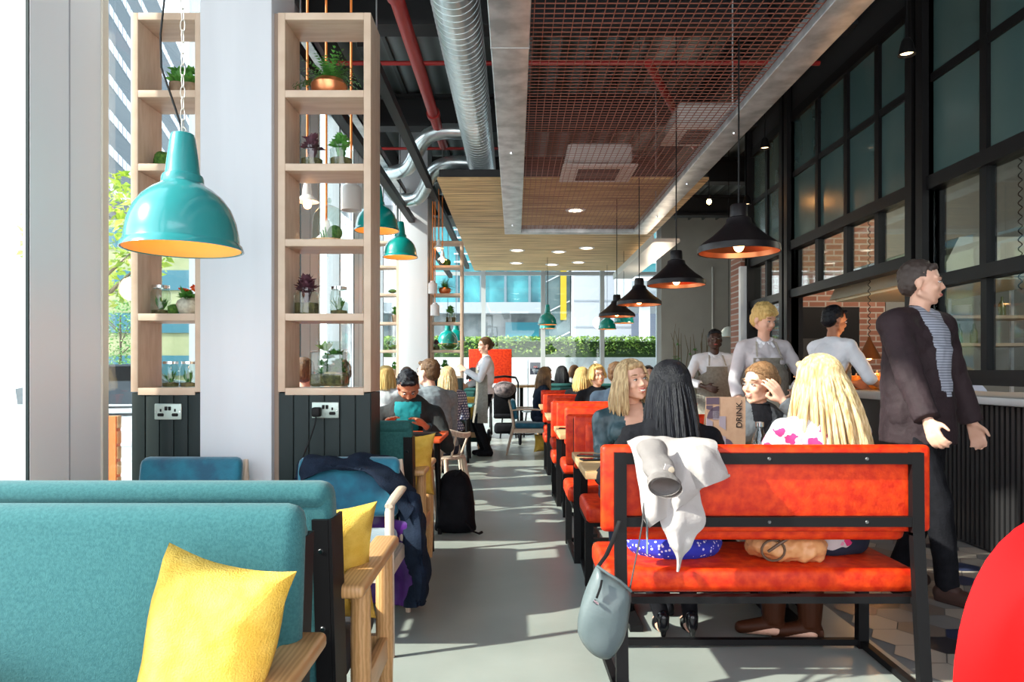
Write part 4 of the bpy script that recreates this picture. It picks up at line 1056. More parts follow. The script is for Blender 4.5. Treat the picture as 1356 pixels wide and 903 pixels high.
b0 = orange_bench((BX, 2.70, 0), 0, 'nearest orange leather bench seen from behind with a coat over its back')
t0 = booth_table((BX, 3.60, 0), 'wooden table in the nearest booth, closest to the camera')
labs = ['orange bench facing us behind the nearest booth table','orange bench back to back behind the first facing one','orange bench facing us beyond the second booth table','third orange bench with its back to us, behind the second booth','orange bench facing us in the third booth','fourth orange bench with its back to us, far row','farthest orange bench at the end of the booth row']
ys = [(4.48,1),(4.58,0),(6.36,1),(6.46,0),(8.24,1),(8.34,0),(10.12,1)]
for (y, fl_), lb in zip(ys, labs):
    dup(b0, (BX+(.04 if fl_ else 0), y, 0), math.pi if fl_ else 0, lb)
for y, lb in ((5.45,'wooden table in the second booth'),(7.33,'wooden table in the third booth'),(9.2,'wooden table in the fourth, farthest booth')): dup(t0, (BX, y, 0), 0, lb)
# ------------------------------------------------------------------ teal benches with oak arms
def teal_bench(loc, rz, label, w=1.3, m=M_tealfab, top=.92, group=None, full=False):
    t = thing('banquette', label, 'bench', loc, rz, group); w2 = w/2
    def shear(o, y0=.0, z0=.3, k=-.11):
        for v in o.data.vertices: v.co.y += (v.co.z-z0)*k
    wp = w2-.03; b = MB(); b.bb(-wp,wp,.0,.075,.12,top-.03-.05*full,bevel=.02); o = b.build('back_panel', m, t); shear(o)
    b = MB(); b.bb(-wp,wp,-.008,.085,top-.075-.05*full,top-.05*full,bevel=.035); o = b.build('top_roll', m, t); shear(o)
    b = MB(); cx_ = w2-.01 if full else wp-.06; b.bb(-cx_,cx_,.075,.155,.40,top-.005 if full else top-.05,bevel=.038); o = b.build('back_cushion', m, t); shear(o)
    for s in (-1,1):
        b = MB(); b.bb(s*(wp-.025)-.02,s*(wp-.025)+.02,-.014,.0,.05,top-.09); b.bb(s*wp-.004,s*wp+.004,-.014,.10,.05,top-.09); o = b.build('steel_strip', M_black, t, smooth=False); shear(o)
        for z in (.15,.35,.55,.75):
            k = MB(); k.lathe([(0,-.003),(.005,-.003),(.007,0)], (0,0,0), 8, M=Matrix.Translation(V((s*(wp-.025),-.014,z))) @ Matrix.Rotation(R(-90),4,'X')); o = k.build('screw', M_chrome, t); shear(o)
        x = s*(w2-.01)
        b = MB(); b.bb(x-.042,x+.042,.03,.62,.60,.637,bevel=.014); b.build('armrest', M_oak, t)
        b = MB(); b.tube([(x,.22,0),(x,.20,.30),(x,.19,.60)], [.020,.030,.028], 16); b.build('leg', M_oak, t)
        b = MB(); b.tube([(x,.60,0),(x,.57,.30),(x,.56,.60)], [.020,.030,.028], 16); b.build('leg', M_oak, t)
        b = MB(); b.bb(x-.014,x+.014,.20,.57,.235,.315,bevel=.004); b.build('side_rail', M_oak, t)
    b = MB(); b.bb(-w2+.05,w2-.05,.12,.62,.31,.44,bevel=.035); b.build('seat_cushion', M_dark, t)
    b = MB(); b.bb(-w2+.03,w2-.03,.55,.58,.235,.315); b.build('front_rail', M_oak, t)
    return t
TX = -1.107
teal_bench((-1.087, 1.60, 0), math.pi, 'teal fabric bench facing us with a big yellow cushion, nearest the camera', full=True)
teal_bench((-1.077, 1.86, 0), 0, 'teal bench standing back to back behind the nearest one')
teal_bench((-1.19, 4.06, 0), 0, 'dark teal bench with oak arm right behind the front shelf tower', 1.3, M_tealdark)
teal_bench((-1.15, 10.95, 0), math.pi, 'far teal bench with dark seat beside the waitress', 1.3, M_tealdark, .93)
pillow('large sunlit yellow cushion leaning on the nearest teal bench', (-.575, 1.33, .645), R(-16), R(-14), .285, .42, .15, roll=R(7))
pillow('yellow cushion on the second teal bench, behind the steel strip', (-.60, 2.08, .64), R(14), R(8), .40, .36, .14)
pillow('yellow cushion on the dark teal bench before the man looking down', (-.66, 4.27, .64), R(14), R(8), .38, .38, .13)
pillow('yellow cushion on the far bench next to the waitress apron', (-.66, 10.62, .64), R(-14), R(-8), .38, .38, .14)
jk = inflate(densify([(-.26,0),(.2,0),(.24,.06),(.17,.16),(.02,.22),(-.1,.21),(-.24,.12)],4), .30, 'folded_jacket', M_navy, None, (-1.10,1.28,.44), wr=.02, wf=14)
tag(jk, 'dark navy jacket lying on the nearest bench at the left edge', 'jacket')
# ------------------------------------------------------------------ blue velvet chairs
def velvet_chair(loc, rz, label, group='blue velvet chairs'):
    t = thing('velvet_armchair', label, 'chair', loc, rz, group)
    b = MB(); b.bb(-.245,.245,-.02,.05,.50,.78,bevel=.045); o = b.build('backrest', M_blue, t)
    for v in o.data.vertices: v.co.y += -(v.co.z-.45)*.18 + .04*(v.co.x/.25)**2
    MB().bb(-.24,.24,.02,.48,.37,.45,bevel=.03).build('seat', M_blue, t)
    for s in (-1,1):
        MB().tube([(s*.285,.47,0),(s*.275,.46,.35),(s*.27,.44,.60),(s*.27,.40,.635)], [.013,.019,.020,.018], 10).build('leg', M_pale, t)
        MB().tube([(s*.27,-.10,0),(s*.262,-.0,.40),(s*.25,-.03,.62),(s*.235,-.07,.76)], [.013,.020,.018,.012], 10).build('leg', M_pale, t)
        b = MB(); b.tube([(s*.272,.47,.63),(s*.275,.30,.645),(s*.268,.10,.645),(s*.252,-.03,.63)], [.018,.024,.024,.018], 10, flat=.55); b.build('armrest', M_pale, t)
    b = MB(); b.bb(-.26,.26,.44,.47,.31,.37); b.bb(-.25,.25,.0,.03,.31,.37)
    for s in (-1,1): b.bb(s*.262-.012,s*.262+.012,.0,.46,.31,.37)
    b.build('seat_rail', M_pale, t); return t
velvet_chair((-1.56,3.50,0), math.pi, 'blue velvet chair back in front of the white column, empty')
velvet_chair((-.80,3.50,0), math.pi, 'blue velvet chair with wooden arms under the draped navy coat')
velvet_chair((-.02,10.5,0), math.pi*1.5, 'blue seated chair with pale wooden frame beside the far aisle', 'blue seated chairs')
# coat draped on the velvet chair
ct2 = thing('draped_coat', 'dark navy coat with purple lining draped over the blue velvet chair', 'coat', (-.80, 3.53, 0))
def D(px, py, d): return W(px, py, d)-V((-.80, 3.53, 0))
sheet([[D(386,636,3.60),D(400,608,3.62),D(440,606,3.62),D(490,606,3.62),D(525,612,3.62),D(545,640,3.62)],
       [D(388,632,3.55),D(404,603,3.56),D(440,603,3.54),D(490,602,3.54),D(524,610,3.54),D(550,650,3.50)],
       [D(392,634,3.50),D(404,612,3.46),D(440,616,3.42),D(490,622,3.42),D(520,640,3.40),D(548,672,3.40)],
       [D(394,640,3.50),D(408,632,3.45),D(440,622,3.41),D(485,626,3.40),D(515,654,3.38),D(538,690,3.38)]], 'collar_and_shoulders', M_navy, ct2, 48, 30, .012, .03, 9)
sheet([[D(520,625,3.60),D(536,640,3.50),D(548,655,3.45),D(552,672,3.60)],
       [D(524,690,3.60),D(542,700,3.46),D(556,700,3.40),D(562,710,3.58)],
       [D(526,750,3.60),D(546,760,3.46),D(558,760,3.40),D(564,760,3.58)],
       [D(528,800,3.58),D(546,803,3.46),D(556,803,3.42),D(560,798,3.56)]], 'coat_body', M_navy, ct2, 16, 30, .015, .03, 12)
sheet([[D(410,680,3.59),D(450,684,3.59),D(500,684,3.59),D(540,690,3.46)],
       [D(420,730,3.60),D(460,734,3.60),D(505,734,3.60),D(544,740,3.44)],
       [D(440,790,3.60),D(470,796,3.60),D(510,800,3.58),D(549,802,3.44)]], 'purple_lining', mat('purple_satin', (.045,.01,.10), .35, 0, (.09,.02,.17), 6), ct2, 24, 20, .006, .03, 14)
# tables on the left, mostly hidden
def leg_table(loc, w, d, label, m=M_tab):
    t = thing('dining_table', label, 'table', loc)
    MB().bb(-w/2,w/2,-d/2,d/2,.72,.75,bevel=.006).build('tabletop', m, t)
    for sx in (-1,1):
        for sy in (-1,1): MB().tube([(sx*(w/2-.06),sy*(d/2-.06),0),(sx*(w/2-.08),sy*(d/2-.08),.72)], [.016,.024], 12).build('leg', M_black, t)
    return t
leg_table((-1.15,5.05,0), 1.32, .62, 'table with bright orange top in front of the man looking down', mat('orange_laminate', (.75,.09,.01), .4))
leg_table((-1.1,9.62,0), 1.1, .6, 'pale teal topped table near the waitress', mat('teal_laminate', (.15,.42,.40), .5))
t = thing('menu_booklet', 'dark menus lying on the orange topped table', 'menu', (-.62,4.98,.75)); MB().box((0,0,.006),(.22,.15,.01),rot=(0,0,R(12))).build('cover', M_black, t); MB().box((-.02,.01,.016),(.2,.14,.008),rot=(0,0,R(-8))).build('cover', M_black, t)
# spindle chair of the grey shirted man
def spindle_chair(loc, rz, label):
    t = thing('spindle_chair', label, 'chair', loc, rz)
    MB().lathe([(0,.43),(.21,.43),(.22,.445),(.21,.46),(0,.455)], (0,0,0), 28).build('seat', M_pale, t)
    arc = [(.27*math.sin(a), -.25*math.cos(a), .72-.08*abs(math.sin(a))**2) for a in [R(x) for x in range(-110,111,11)]]
    MB().tube(arc, [.012]+[.018]*(len(arc)-2)+[.012], 8, flat=1.4).build('back_rail', M_pale, t)
    for a in (-100,-62,-36,-12,12,36,62,100):
        q = R(a); MB().tube([(.19*math.sin(q),-.19*math.cos(q),.45),(.265*math.sin(q),-.245*math.cos(q),.72-.08*abs(math.sin(q))**2)], .010, 8).build('spindle', M_pale, t)
    for sx in (-1,1):
        for sy in (-1,1): MB().tube([(sx*.15,sy*.15,.44),(sx*.22,sy*.22,0)], [.02,.014], 10).build('leg', M_pale, t)
    return t
spindle_chair((-.66,6.35,0), R(-25), 'pale wooden spindle back chair under the man in the grey shirt')
spindle_chair((-.80,5.72,0), R(180), 'pale wooden chair behind the orange topped table, under the man looking down')
# backpack
bp = inflate(densify([(-.13,0),(.13,0),(.145,.10),(.13,.30),(.09,.42),(0,.46),(-.09,.42),(-.13,.30),(-.145,.1)],4), .24, 'backpack', M_blk, None, (-.44,5.35,.005), wr=.015, wf=12)
tag(bp, 'black backpack standing on the floor beside the oak bench leg', 'bag')
MB().tube([(.0,-.10,.43),(.05,-.15,.48),(.08,-.1,.42)], .01, 8).build('handle', M_blk, bp).location = (-.44,5.35,.005)
MB().tube([(.08,-.11,.10),(.14,-.16,.04),(.18,-.12,.015),(.2,-.05,.012)], .010, 8, flat=.5).build('strap', M_blk, bp).location = (-.44,5.35,.005)
# ------------------------------------------------------------------ things on the near bench
co = thing('trench_coat', 'pale stone trench coat hung over the nearest orange bench', 'coat', (.6, 2.66, 0))
def K(px, py, d): return W(px, py, d)-V((.6, 2.66, 0))
M_coat = mat('stone_cotton', (.40,.355,.34), .85, 0, (.45,.405,.39), 6, bump=.25, bscale=60)
sheet([[K(838,588,2.80),K(865,587,2.80),K(890,586,2.80),K(918,586,2.80),K(942,588,2.80)],
       [K(830,582,2.70),K(858,579,2.69),K(888,580,2.70),K(915,579,2.69),K(942,583,2.70)],
       [K(836,596,2.645),K(862,600,2.61),K(888,606,2.63),K(916,600,2.60),K(950,592,2.63)],
       [K(845,640,2.63),K(866,640,2.58),K(888,645,2.62),K(908,640,2.58),K(935,640,2.62)],
       [K(852,682,2.62),K(868,677,2.57),K(886,668,2.60),K(904,655,2.57),K(926,646,2.61)],
       [K(861,698,2.62),K(872,690,2.58),K(886,683,2.60),K(900,672,2.58),K(922,655,2.61)]], 'coat_back', M_coat, co, 40, 40, .008, .012, 14)
sheet([[K(872,670,2.62),K(890,665,2.61),K(908,650,2.61),K(924,640,2.625)],
       [K(874,690,2.60),K(893,688,2.585),K(912,680,2.59),K(934,690,2.61)],
       [K(884,715,2.60),K(896,714,2.57),K(908,712,2.59),K(922,710,2.60)],
       [K(893,738,2.60),K(898,738,2.585),K(903,738,2.59),K(908,735,2.60)],
       [K(896,757,2.60),K(897,757,2.595),K(898,757,2.595),K(899,755,2.60)]], 'coat_tail', M_coat, co, 24, 36, .008, .012, 16)
sheet([[K(898,582,2.68),K(915,580,2.69),K(930,581,2.69),K(944,584,2.68)],
       [K(905,605,2.60),K(922,602,2.56),K(940,600,2.58),K(955,606,2.61)],
       [K(912,630,2.60),K(930,626,2.54),K(950,618,2.57),K(966,630,2.60)],
       [K(920,648,2.605),K(936,644,2.56),K(952,638,2.58),K(967,633,2.61)]], 'coat_lapel', M_coat, co, 24, 24, .01, .01, 14)
s_ = MB()
pts = [K(862,590,2.62),K(866,604,2.57),K(872,620,2.53),K(877,634,2.48),K(881,645,2.42)]
s_.tube([catmull(pts, i/22) for i in range(23)], [.052+.004*math.sin(i*.7) for i in range(23)], 32, caps=False, flat=.62, up=(0,1,0))
for v in s_.bm.verts: v.co += V((noise.noise(v.co*22), noise.noise(v.co*22+V((5,0,0))), 0))*.009
bmesh.ops.solidify(s_.bm, geom=s_.bm.faces[:], thickness=.006)
so = s_.build('coat_sleeve', M_coat, co, angle=60)
s_ = MB(); s_.tube([K(878.5,638.5,2.46),K(881.2,646,2.415)], [.057,.058], 32, caps=False, flat=.64, up=(0,1,0)); bmesh.ops.solidify(s_.bm, geom=s_.bm.faces[:], thickness=.004); s_.build('cuff', M_coat, so, angle=60)
s_ = MB(); s_.bar(K(880,618,2.478),K(890,621,2.484),.022,.006,up=(0,1,0)); s_.build('sleeve_strap', M_coat, so)
s_ = MB(); s_.lathe([(0,0),(.010,0),(.011,.003),(.008,.004),(0,.003)], (0,0,0), 14, M=Matrix.Translation(K(889,622,2.472)) @ Matrix.Rotation(R(90),4,'X')); s_.build('button', mat('tan_button', (.4,.32,.24), .4), so)
# grey shoulder bag
gb = thing('shoulder_bag', 'grey leather shoulder bag hanging from the corner of the nearest orange bench', 'bag', (.32, 2.5, 0))
def G_(px, py, d=2.5): p = W(px, py, d)-V((.32,2.5,0)); return p
o0 = G_(800,812)
ol = [((px-800)*2.5/F, (812-py)*2.5/F) for px, py in ((791,748),(803,757),(820,768),(835,782),(834,810),(828,842),(818,862),(806,873),(790,870),(776,858),(766,840),(765,820),(772,790),(782,765))]
M_grey = mat('grey_leather', (.11,.14,.145), .4, 0, (.14,.17,.175), 8, bump=.1, bscale=80)
bo = inflate(densify(ol,4), .11, 'bag_body', M_grey, gb, o0, wr=.004, wf=12, power=.45)
MB().tube([G_(790,749,2.47),G_(806,760,2.455),G_(822,770,2.455),G_(836,783,2.47)], .005, 8).build('rim', M_grey, gb)
MB().tube([G_(797,768,2.452),G_(795,778,2.44),G_(790,792,2.437)], .004, 6).build('tassel', M_black, gb); MB().tube([G_(786,795,2.437),G_(792,800,2.435)], .006, 8).build('toggle', M_chrome, gb)
MB().tube([G_(833,785,2.50),G_(838,760,2.52),G_(846,720,2.57),G_(851,690,2.60),G_(853,660,2.62)], .010, 8, flat=.3).build('strap', mat('dark_strap', (.05,.045,.045), .5), gb)
MB().tube([G_(792,750,2.50),G_(803,735,2.53),G_(812,715,2.60),G_(820,690,2.64)], .010, 8, flat=.3).build('strap', M_black, gb)
MB().tube([K(856,672,2.60),K(857,700,2.61),K(857,733,2.62)], .012, 8, flat=.25).build('coat_belt', mat('grey_belt', (.2,.24,.25), .6), co)
# tan handbag on the bench
tb = MB(); q = W(1043,735,2.86); tb.ell((0,0,.055), (.145,.09,.062)); tb.ell((.07,-.01,.05), (.085,.085,.058)); tb.ell((-.09,0,.06), (.07,.07,.055)); tb.cap((-.12,.0,.09),(.11,.0,.085),.03,.025); tb.cap((.0,-.06,.04),(.11,-.05,.02),.03,.02); tb.cap((.02,-.03,.1),(.09,-.06,.05),.03,.02)
th_ = thing('handbag', 'tan leather handbag lying on the orange seat between the two women', 'bag', (q.x, 2.88, .45))
fuse(tb, 'bag_body', mat('tan_leather', (.52,.22,.08), .42, 0, (.62,.29,.12), 12, bump=.3, bscale=30), th_, .006, 2, wr=.012, wf=22)
MB().tube([(-.08+.045*math.cos(a), -.085, .055+.04*math.sin(a)) for a in [R(x) for x in range(0,360,24)]], .005, 6, closed=True).build('handle_ring', mat('brown_strap', (.10,.05,.025), .5), th_)
MB().tube([(-.10,-.085,.05),(-.06,-.10,.085),(.01,-.085,.12)], .006, 6).build('strap', mat('brown_strap', (.10,.05,.025), .5), th_)
# red chair, right foreground
rc = thing('red_shell_chair', 'glossy bright red rounded chair back at the lower right corner', 'chair', (.752, .94, 0))
M_redp = mat('red_plastic', (.80,.0,.0), .35, spec=.25)
ol = []
for a in range(0,360,8):
    q = R(a); cs, sn = math.cos(q), math.sin(q); ol.append((.218*abs(cs)**.8*(1 if cs > 0 else -1), .26*abs(sn)**.8*(1 if sn > 0 else -1)))
o = inflate(ol, .035, 'backrest', M_redp, rc, (0,-.02,.77), power=.3)
for v in o.data.vertices: v.co.y += -.35*v.co.x**2*4*.5
MB().box((.02,.20,.44),(.44,.42,.035),bevel=.017).build('seat', M_redp, rc)
MB().tube([(0,-.01,.50),(0,.02,.44),(0,.06,.43)], [.12,.14,.10], 14, flat=.2).build('back_neck', M_redp, rc)
for sx in (-1,1):
    for sy in (.03,.38): MB().tube([(sx*.16,sy+.02,.425),(sx*.22,sy+(.06 if sy > .2 else -.06),0)], .011, 8).build('leg', M_chrome, rc)
# ------------------------------------------------------------------ table top things
def lettering(txt, size, m, parent, loc, rot, name='lettering'):
    cu = bpy.data.curves.new('t', 'FONT'); cu.body = txt; cu.size = size; cu.extrude = .0006; cu.align_x = 'CENTER'; cu.align_y = 'CENTER'
    o = bpy.data.objects.new('t', cu); C.objects.link(o); dg = bpy.context.evaluated_depsgraph_get(); me = bpy.data.meshes.new_from_object(o.evaluated_get(dg)); bpy.data.objects.remove(o)
    me.materials.clear(); me.materials.append(m); o = bpy.data.objects.new(name, me); C.objects.link(o); o.parent = parent; o.location = loc; o.rotation_euler = rot; return o
p = W(961,587,3.38); mn = thing('menu_card', 'brown standing drinks menu with grey geometric shapes between the women', 'menu', (p.x, 3.38, .75), R(4))
MB().bb(-.094,.094,-.002,.002,0,.325).build('front_board', mat('kraft_card', (.33,.20,.13), .8, 0, (.37,.23,.15), 30), mn, smooth=False)
MB().box((0,.045,.15),(.186,.003,.31),rot=(R(16),0,0)).build('back_board', mat('kraft_card', (.33,.20,.13), .8), mn, smooth=False)
mp_, mg = mat('plum_print', (.07,.045,.07), .7), mat('lilac_print', (.24,.20,.24), .7)
def shp(polys, m, nm):
    b = MB()
    for P_ in polys: b.prism([(x-.094, z) for x, z in P_], -.0035, -.002)
    b.build(nm, m, mn, smooth=False)
u = .031
def arc(cx, cz, a0, a1, r): return [(cx, cz)]+[(cx+r*math.cos(R(a)), cz+r*math.sin(R(a))) for a in range(a0, a1+1, 15)]
shp([[(0,.29),(u,.29),(u,.322),(0,.322)],[(u,.292),(2*u,.29),(2*u,.322),(u,.322)],arc(2*u,.225,90,180,.058),[(0,.27),(u,.26),(u,.285),(0,.285)],arc(3*u,.095,0,90,.035)], mp_, 'dark_shapes')
shp([[(u,.22),(2*u,.22),(2*u,.26),(u,.26)],[(2*u,.19),(3*u,.17),(3*u,.235),(2*u,.235)],[(0,.19),(u,.16),(u,.21),(0,.23)],[(u,.13),(2*u,.10),(2*u,.16),(u,.18)],[(2*u,.09),(3*u,.07),(3*u,.14),(2*u,.15)],arc(u,.05,90,270,.03),[(u,.02),(2*u,.02),(2*u,.08),(u,.08)]], mg, 'pale_shapes')
lettering('DRINK.', .040, M_black, mn, (.064,-.0035,.245), (R(90),R(-90),0))
p = W(1006,587,3.28); bt = thing('glass_bottle', 'clear glass water bottle in front of the blonde woman in floral top', 'bottle', (p.x, 3.28, .75))
MB().lathe([(0,.003),(.036,.003),(.038,.01),(.038,.11),(.030,.15),(.016,.18),(.014,.20),(.016,.215),(.0155,.217)], (0,0,0), 24).build('bottle_body', glassmat('bottle_glass', (.82,.86,.88), .32), bt)
MB().lathe([(.017,.195),(.018,.195),(.018,.214),(0,.216)], (0,0,0), 16).build('stopper', M_chrome, bt)
MB().lathe([(0,.005),(.035,.005),(.035,.05),(0,.05)], (0,0,0), 20).build('water', glassmat('water', (.8,.86,.9), .2), bt)
def tumbler(p, label):
    t = thing('tumbler', label, 'glass', p); MB().lathe([(0,.004),(.030,.004),(.034,.09),(.036,.09),(.032,.0),(0,0)], (0,0,0), 20).build('glass_wall', M_glass, t)
tumbler((.44,3.45,.75), 'short drinking glass on the nearest table beside the leather jacket woman')
def phone(p, rz, label):
    t = thing('phone', label, 'phone', p, rz); MB().bb(-.036,.036,-.073,.073,0,.009,bevel=.004).build('phone_body', M_black, t); MB().bb(-.032,.032,-.066,.066,.009,.0096).build('screen', mat('phone_glass', (.01,.01,.012), .1), t)
phone((.40,3.78,.75), R(70), 'black phone lying on the nearest wooden table'); phone((.41,5.55,.75), R(80), 'black phone on the table in the second booth')
phone((.40,3.62,.75), R(100), 'second black phone beside the first on the nearest table')
# hot pass things
def cone_lamp(p, label):
    t = thing('heat_lamp', label, 'lamp', p)
    MB().lathe([(0,.20),(.012,.20),(.02,.17),(.105,.0),(.10,.0),(.015,.165),(0,.17)], (0,0,0), 28).build('lamp_shade', mat('dark_copper', (.22,.09,.035), .3, .8), t)
    MB().ell((0,0,.03), (.03,.03,.04)).build('bulb', M_bulb, t)
    pts = [(.010*math.cos(k*.9), .010*math.sin(k*.9), .20+k*.008) for k in range(0,int((2.6-.2-p[2]+.2)/.008))]
    MB().tube(pts, .0035, 5).build('coiled_cord', M_black, t)
cone_lamp((3.20,6.55,1.30), 'copper cone heat lamp on coiled cord above the glowing food')
cone_lamp((3.32,5.75,1.32), 'copper cone heat lamp hidden behind the walking man')
for i, (y, lb, dx) in enumerate(((4.95,'black coiled cord behind the right kitchen glass', .35),)):
    pts = [(KX+dx+.012*math.cos(k*.9), y+.012*math.sin(k*.9), 1.75+k*.009) for k in range(0,110)]
    tag(MB().tube(pts, .004, 5).build('coiled_cord', M_black), lb, 'cord')
pc = thing('pass_counter', 'pale steel serving ledge under the pass opening', 'counter', (KX, 6.8, 0)); MB().bb(-.16,.7,-1.19,2.6,.96,1.03,bevel=.006).build('ledge', mat('worktop_steel', (.5,.51,.52), .35), pc); MB().bb(-.02,.66,-1.19,2.6,0,.96).build('front_panel', M_rib, pc, smooth=False)
M_food = mat('glowing_orange', (.85,.22,.02), .5, 0, (.95,.42,.06), 6)
for i, (x, y, r_) in enumerate(((3.00,6.38,.085),(3.12,6.2,.09),(3.22,6.45,.10),(3.10,6.60,.08))):
    t = thing('pumpkin', ['leftmost of the orange pumpkins on the serving ledge','front orange pumpkin on the serving ledge','largest orange pumpkin at the back of the serving ledge','hindmost small orange pumpkin on the ledge'][i], 'pumpkin', (x, y, 1.03), 0, 'orange pumpkins on the serving ledge')
    b = MB()
    for k in range(9): a = 2*math.pi*k/9; b.ell((r_*.45*math.cos(a), r_*.45*math.sin(a), r_*.72), (r_*.6,r_*.6,r_*.72), seg=12)
    b.build('skin', M_food, t); MB().tube([(0,0,r_*1.2),(.005,0,r_*1.7)], [.01,.006], 8).build('stem', M_tab, t)
hood = thing('extractor_hood', 'pale steel extractor hood over the kitchen pass', 'hood', (KX, 6.5, 1.92)); b = MB(); b.prism([(.15,0),(1.3,0),(1.3,.3),(.3,.3)], -.95, 1.0, 'y'); b.build('hood_shell', mat('hood_steel', (.45,.42,.33), .35, .4), hood, smooth=False); MB().bb(.2,1.25,-.9,.95,-.02,-.001).build('filter', mat('filter', (.5,.45,.3), .5), hood)
ov = thing('oven', 'dark oven mouth between brick walls behind the pass', 'oven', (3.95, 9.3, 0)); b = MB(); b.bb(-.42,.42,-.1,.18,0,2.0); b.build('casing', M_black, ov, smooth=False); MB().bb(-.30,.30,-.12,-.10,1.0,1.6).build('door', mat('dark_iron', (.03,.025,.02), .4), ov)
ksh = thing('kitchen_shelves', 'steel kitchen shelving with bottles behind the right panes', 'shelf', (4.6, 7.1, 0))
for x in (-.35,.5): MB().bb(x-.015,x+.015,-.015,.015,0,2.4).build('upright', M_galv, ksh, smooth=False); MB().bb(x-.015,x+.015,.33,.36,0,2.4).build('upright', M_galv, ksh, smooth=False)
for z in (.9,1.45,1.72,2.05): MB().bb(-.36,.52,-.02,.37,z-.015,z+.015).build('shelf_board', mat('tan_shelf', (.35,.27,.19), .5), ksh, smooth=False)
bot = thing('bottle', 'brown bottle on the kitchen shelves, left end', 'bottle', (4.31,7.25,1.465), 0, 'bottles on the kitchen shelves'); MB().lathe([(0,0),(.035,0),(.035,.12),(.012,.16),(.012,.2),(0,.2)], (0,0,0), 14).build('bottle_body', mat('olive_glass', (.10,.12,.05), .2), bot)
for k in range(1,5): dup(bot, (4.31+k*.14,7.25+.02*(k%2),1.465 if k < 4 else 1.735), 0, ['','olive bottle second from the left on the kitchen shelves','olive bottle in the middle of the kitchen shelf','olive bottle right of the middle on the kitchen shelf','olive bottle on the upper kitchen shelf'][k])
pl = thing('plate_stack', 'stack of white plates on the upper kitchen shelf', 'plates', (4.45,7.25,1.735)); b = MB()
for k in range(8): b.lathe([(0,k*.014),(.06,k*.014),(.10,k*.014+.012),(.06,k*.014+.006)], (0,0,0), 20)
b.build('plates', M_white, pl)
# ------------------------------------------------------------------ far things
sg = thing('sign_board', 'small dark square notice on the white wall beside the dark haired women', 'sign', (.50,17.9,1.24)); MB().bb(-.13,.13,0,.01,-.15,.15).build('board', mat('sign_navy', (.03,.035,.06), .5), sg); b = MB(); b.bb(-.04,.05,-.004,0,.02,.06); b.build('red_mark', mat('sign_red', (.6,.05,.03), .5), sg); b = MB(); b.bb(-.08,.08,-.004,0,-.05,-.03); b.bb(-.06,.06,-.004,0,-.09,-.075); b.build('white_text_line', M_white, sg)
ht = thing('bistro_table', 'small dark pedestal table at the far windows', 'table', (.12,13.6,0)); MB().lathe([(0,.88),(.42,.88),(.42,.92),(0,.92)], (0,0,0), 30).build('tabletop', M_tab, ht); MB().tube([(0,0,0),(0,0,.88)], .035, 12).build('pedestal', M_black, ht); MB().lathe([(0,0),(.25,0),(.24,.02),(0,.03)], (0,0,0), 24).build('base_foot', M_black, ht)
for i, (x, lb) in enumerate(((-.12,'low metal stool under the small pedestal table, left'),(.3,'low metal stool under the small pedestal table, right'))):
    st = thing('stool', lb, 'stool', (x,12.9+.2*i,0)); MB().lathe([(0,.44),(.17,.44),(.18,.46),(0,.47)], (0,0,0), 20).build('seat', M_galv, st)
    for a in (45,135,225,315): MB().tube([(.13*math.cos(R(a)),.13*math.sin(R(a)),.44),(.2*math.cos(R(a)),.2*math.sin(R(a)),0)], .012, 8).build('leg', M_black, st)
bd = thing('orange_panel', 'orange square panel behind the waitress, right of the far tower', 'panel', (-.92,15.2,1.12)); MB().bb(-.05,.85,0,.05,-.2,.52,bevel=.01).build('board', M_orange, bd); MB().bb(.38,.44,.0,.05,-1.12,-.2).build('leg', M_black, bd)
# teal seats at the back
for i, (x, y, w_) in enumerate(((1.05,12.0,1.3),(1.15,11.15,1.0))):
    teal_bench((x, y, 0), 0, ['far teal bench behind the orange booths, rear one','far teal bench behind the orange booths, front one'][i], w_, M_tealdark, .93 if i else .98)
yb = pillow('yellow bag on the floor under the blue seated chair beside the orange booths', (.42, 10.45, .15), R(8), R(10), .30, .27, .16)
yb['category'] = 'bag'; yb.name = 'yellow_bag'
# pushchair
pp = thing('pushchair', 'black pushchair parked in the far aisle beside the waitress', 'pushchair', (-.17,11.9,0))
for sx in (-1,1):
    MB().tube([(sx*.22,.3,.12),(sx*.22,-.05,.6),(sx*.22,-.2,1.0),(sx*.18,-.25,1.08)], .014, 8).build('side_frame', M_black, pp); MB().tube([(sx*.22,-.3,.12),(sx*.22,.1,.55)], .014, 8).build('side_frame', M_black, pp)
    for y, r_ in ((-.32,.13),(.34,.10)):
        b = MB(); b.tube([(sx*.25,y+r_*.8*math.cos(a),.0+r_+r_*.8*math.sin(a)) for a in [R(k) for k in range(0,360,20)]], r_*.2, 8, closed=True); b.tube([(sx*.25-.01,y,r_),(sx*.25+.01,y,r_)], .03, 10); b.build('wheel', M_blk, pp)
MB().tube([(-.18,-.25,1.08),(0,-.28,1.1),(.18,-.25,1.08)], .018, 8).build('push_handle', M_black, pp)
b = MB(); b.box((0,.05,.45),(.36,.4,.08),bevel=.03); b.box((0,-.12,.66),(.36,.07,.45),rot=(R(15),0,0),bevel=.03); b.build('seat', M_blk, pp)
fb = MB(); fb.ell((0,-.1,.88), (.2,.2,.14)); fb.build('hood', mat('patterned_grey', (.06,.05,.06), .9, 0, (.25,.2,.2), 20), pp); MB().box((0,-.02,.25),(.34,.4,.16),bevel=.05).build('basket', M_blk, pp)
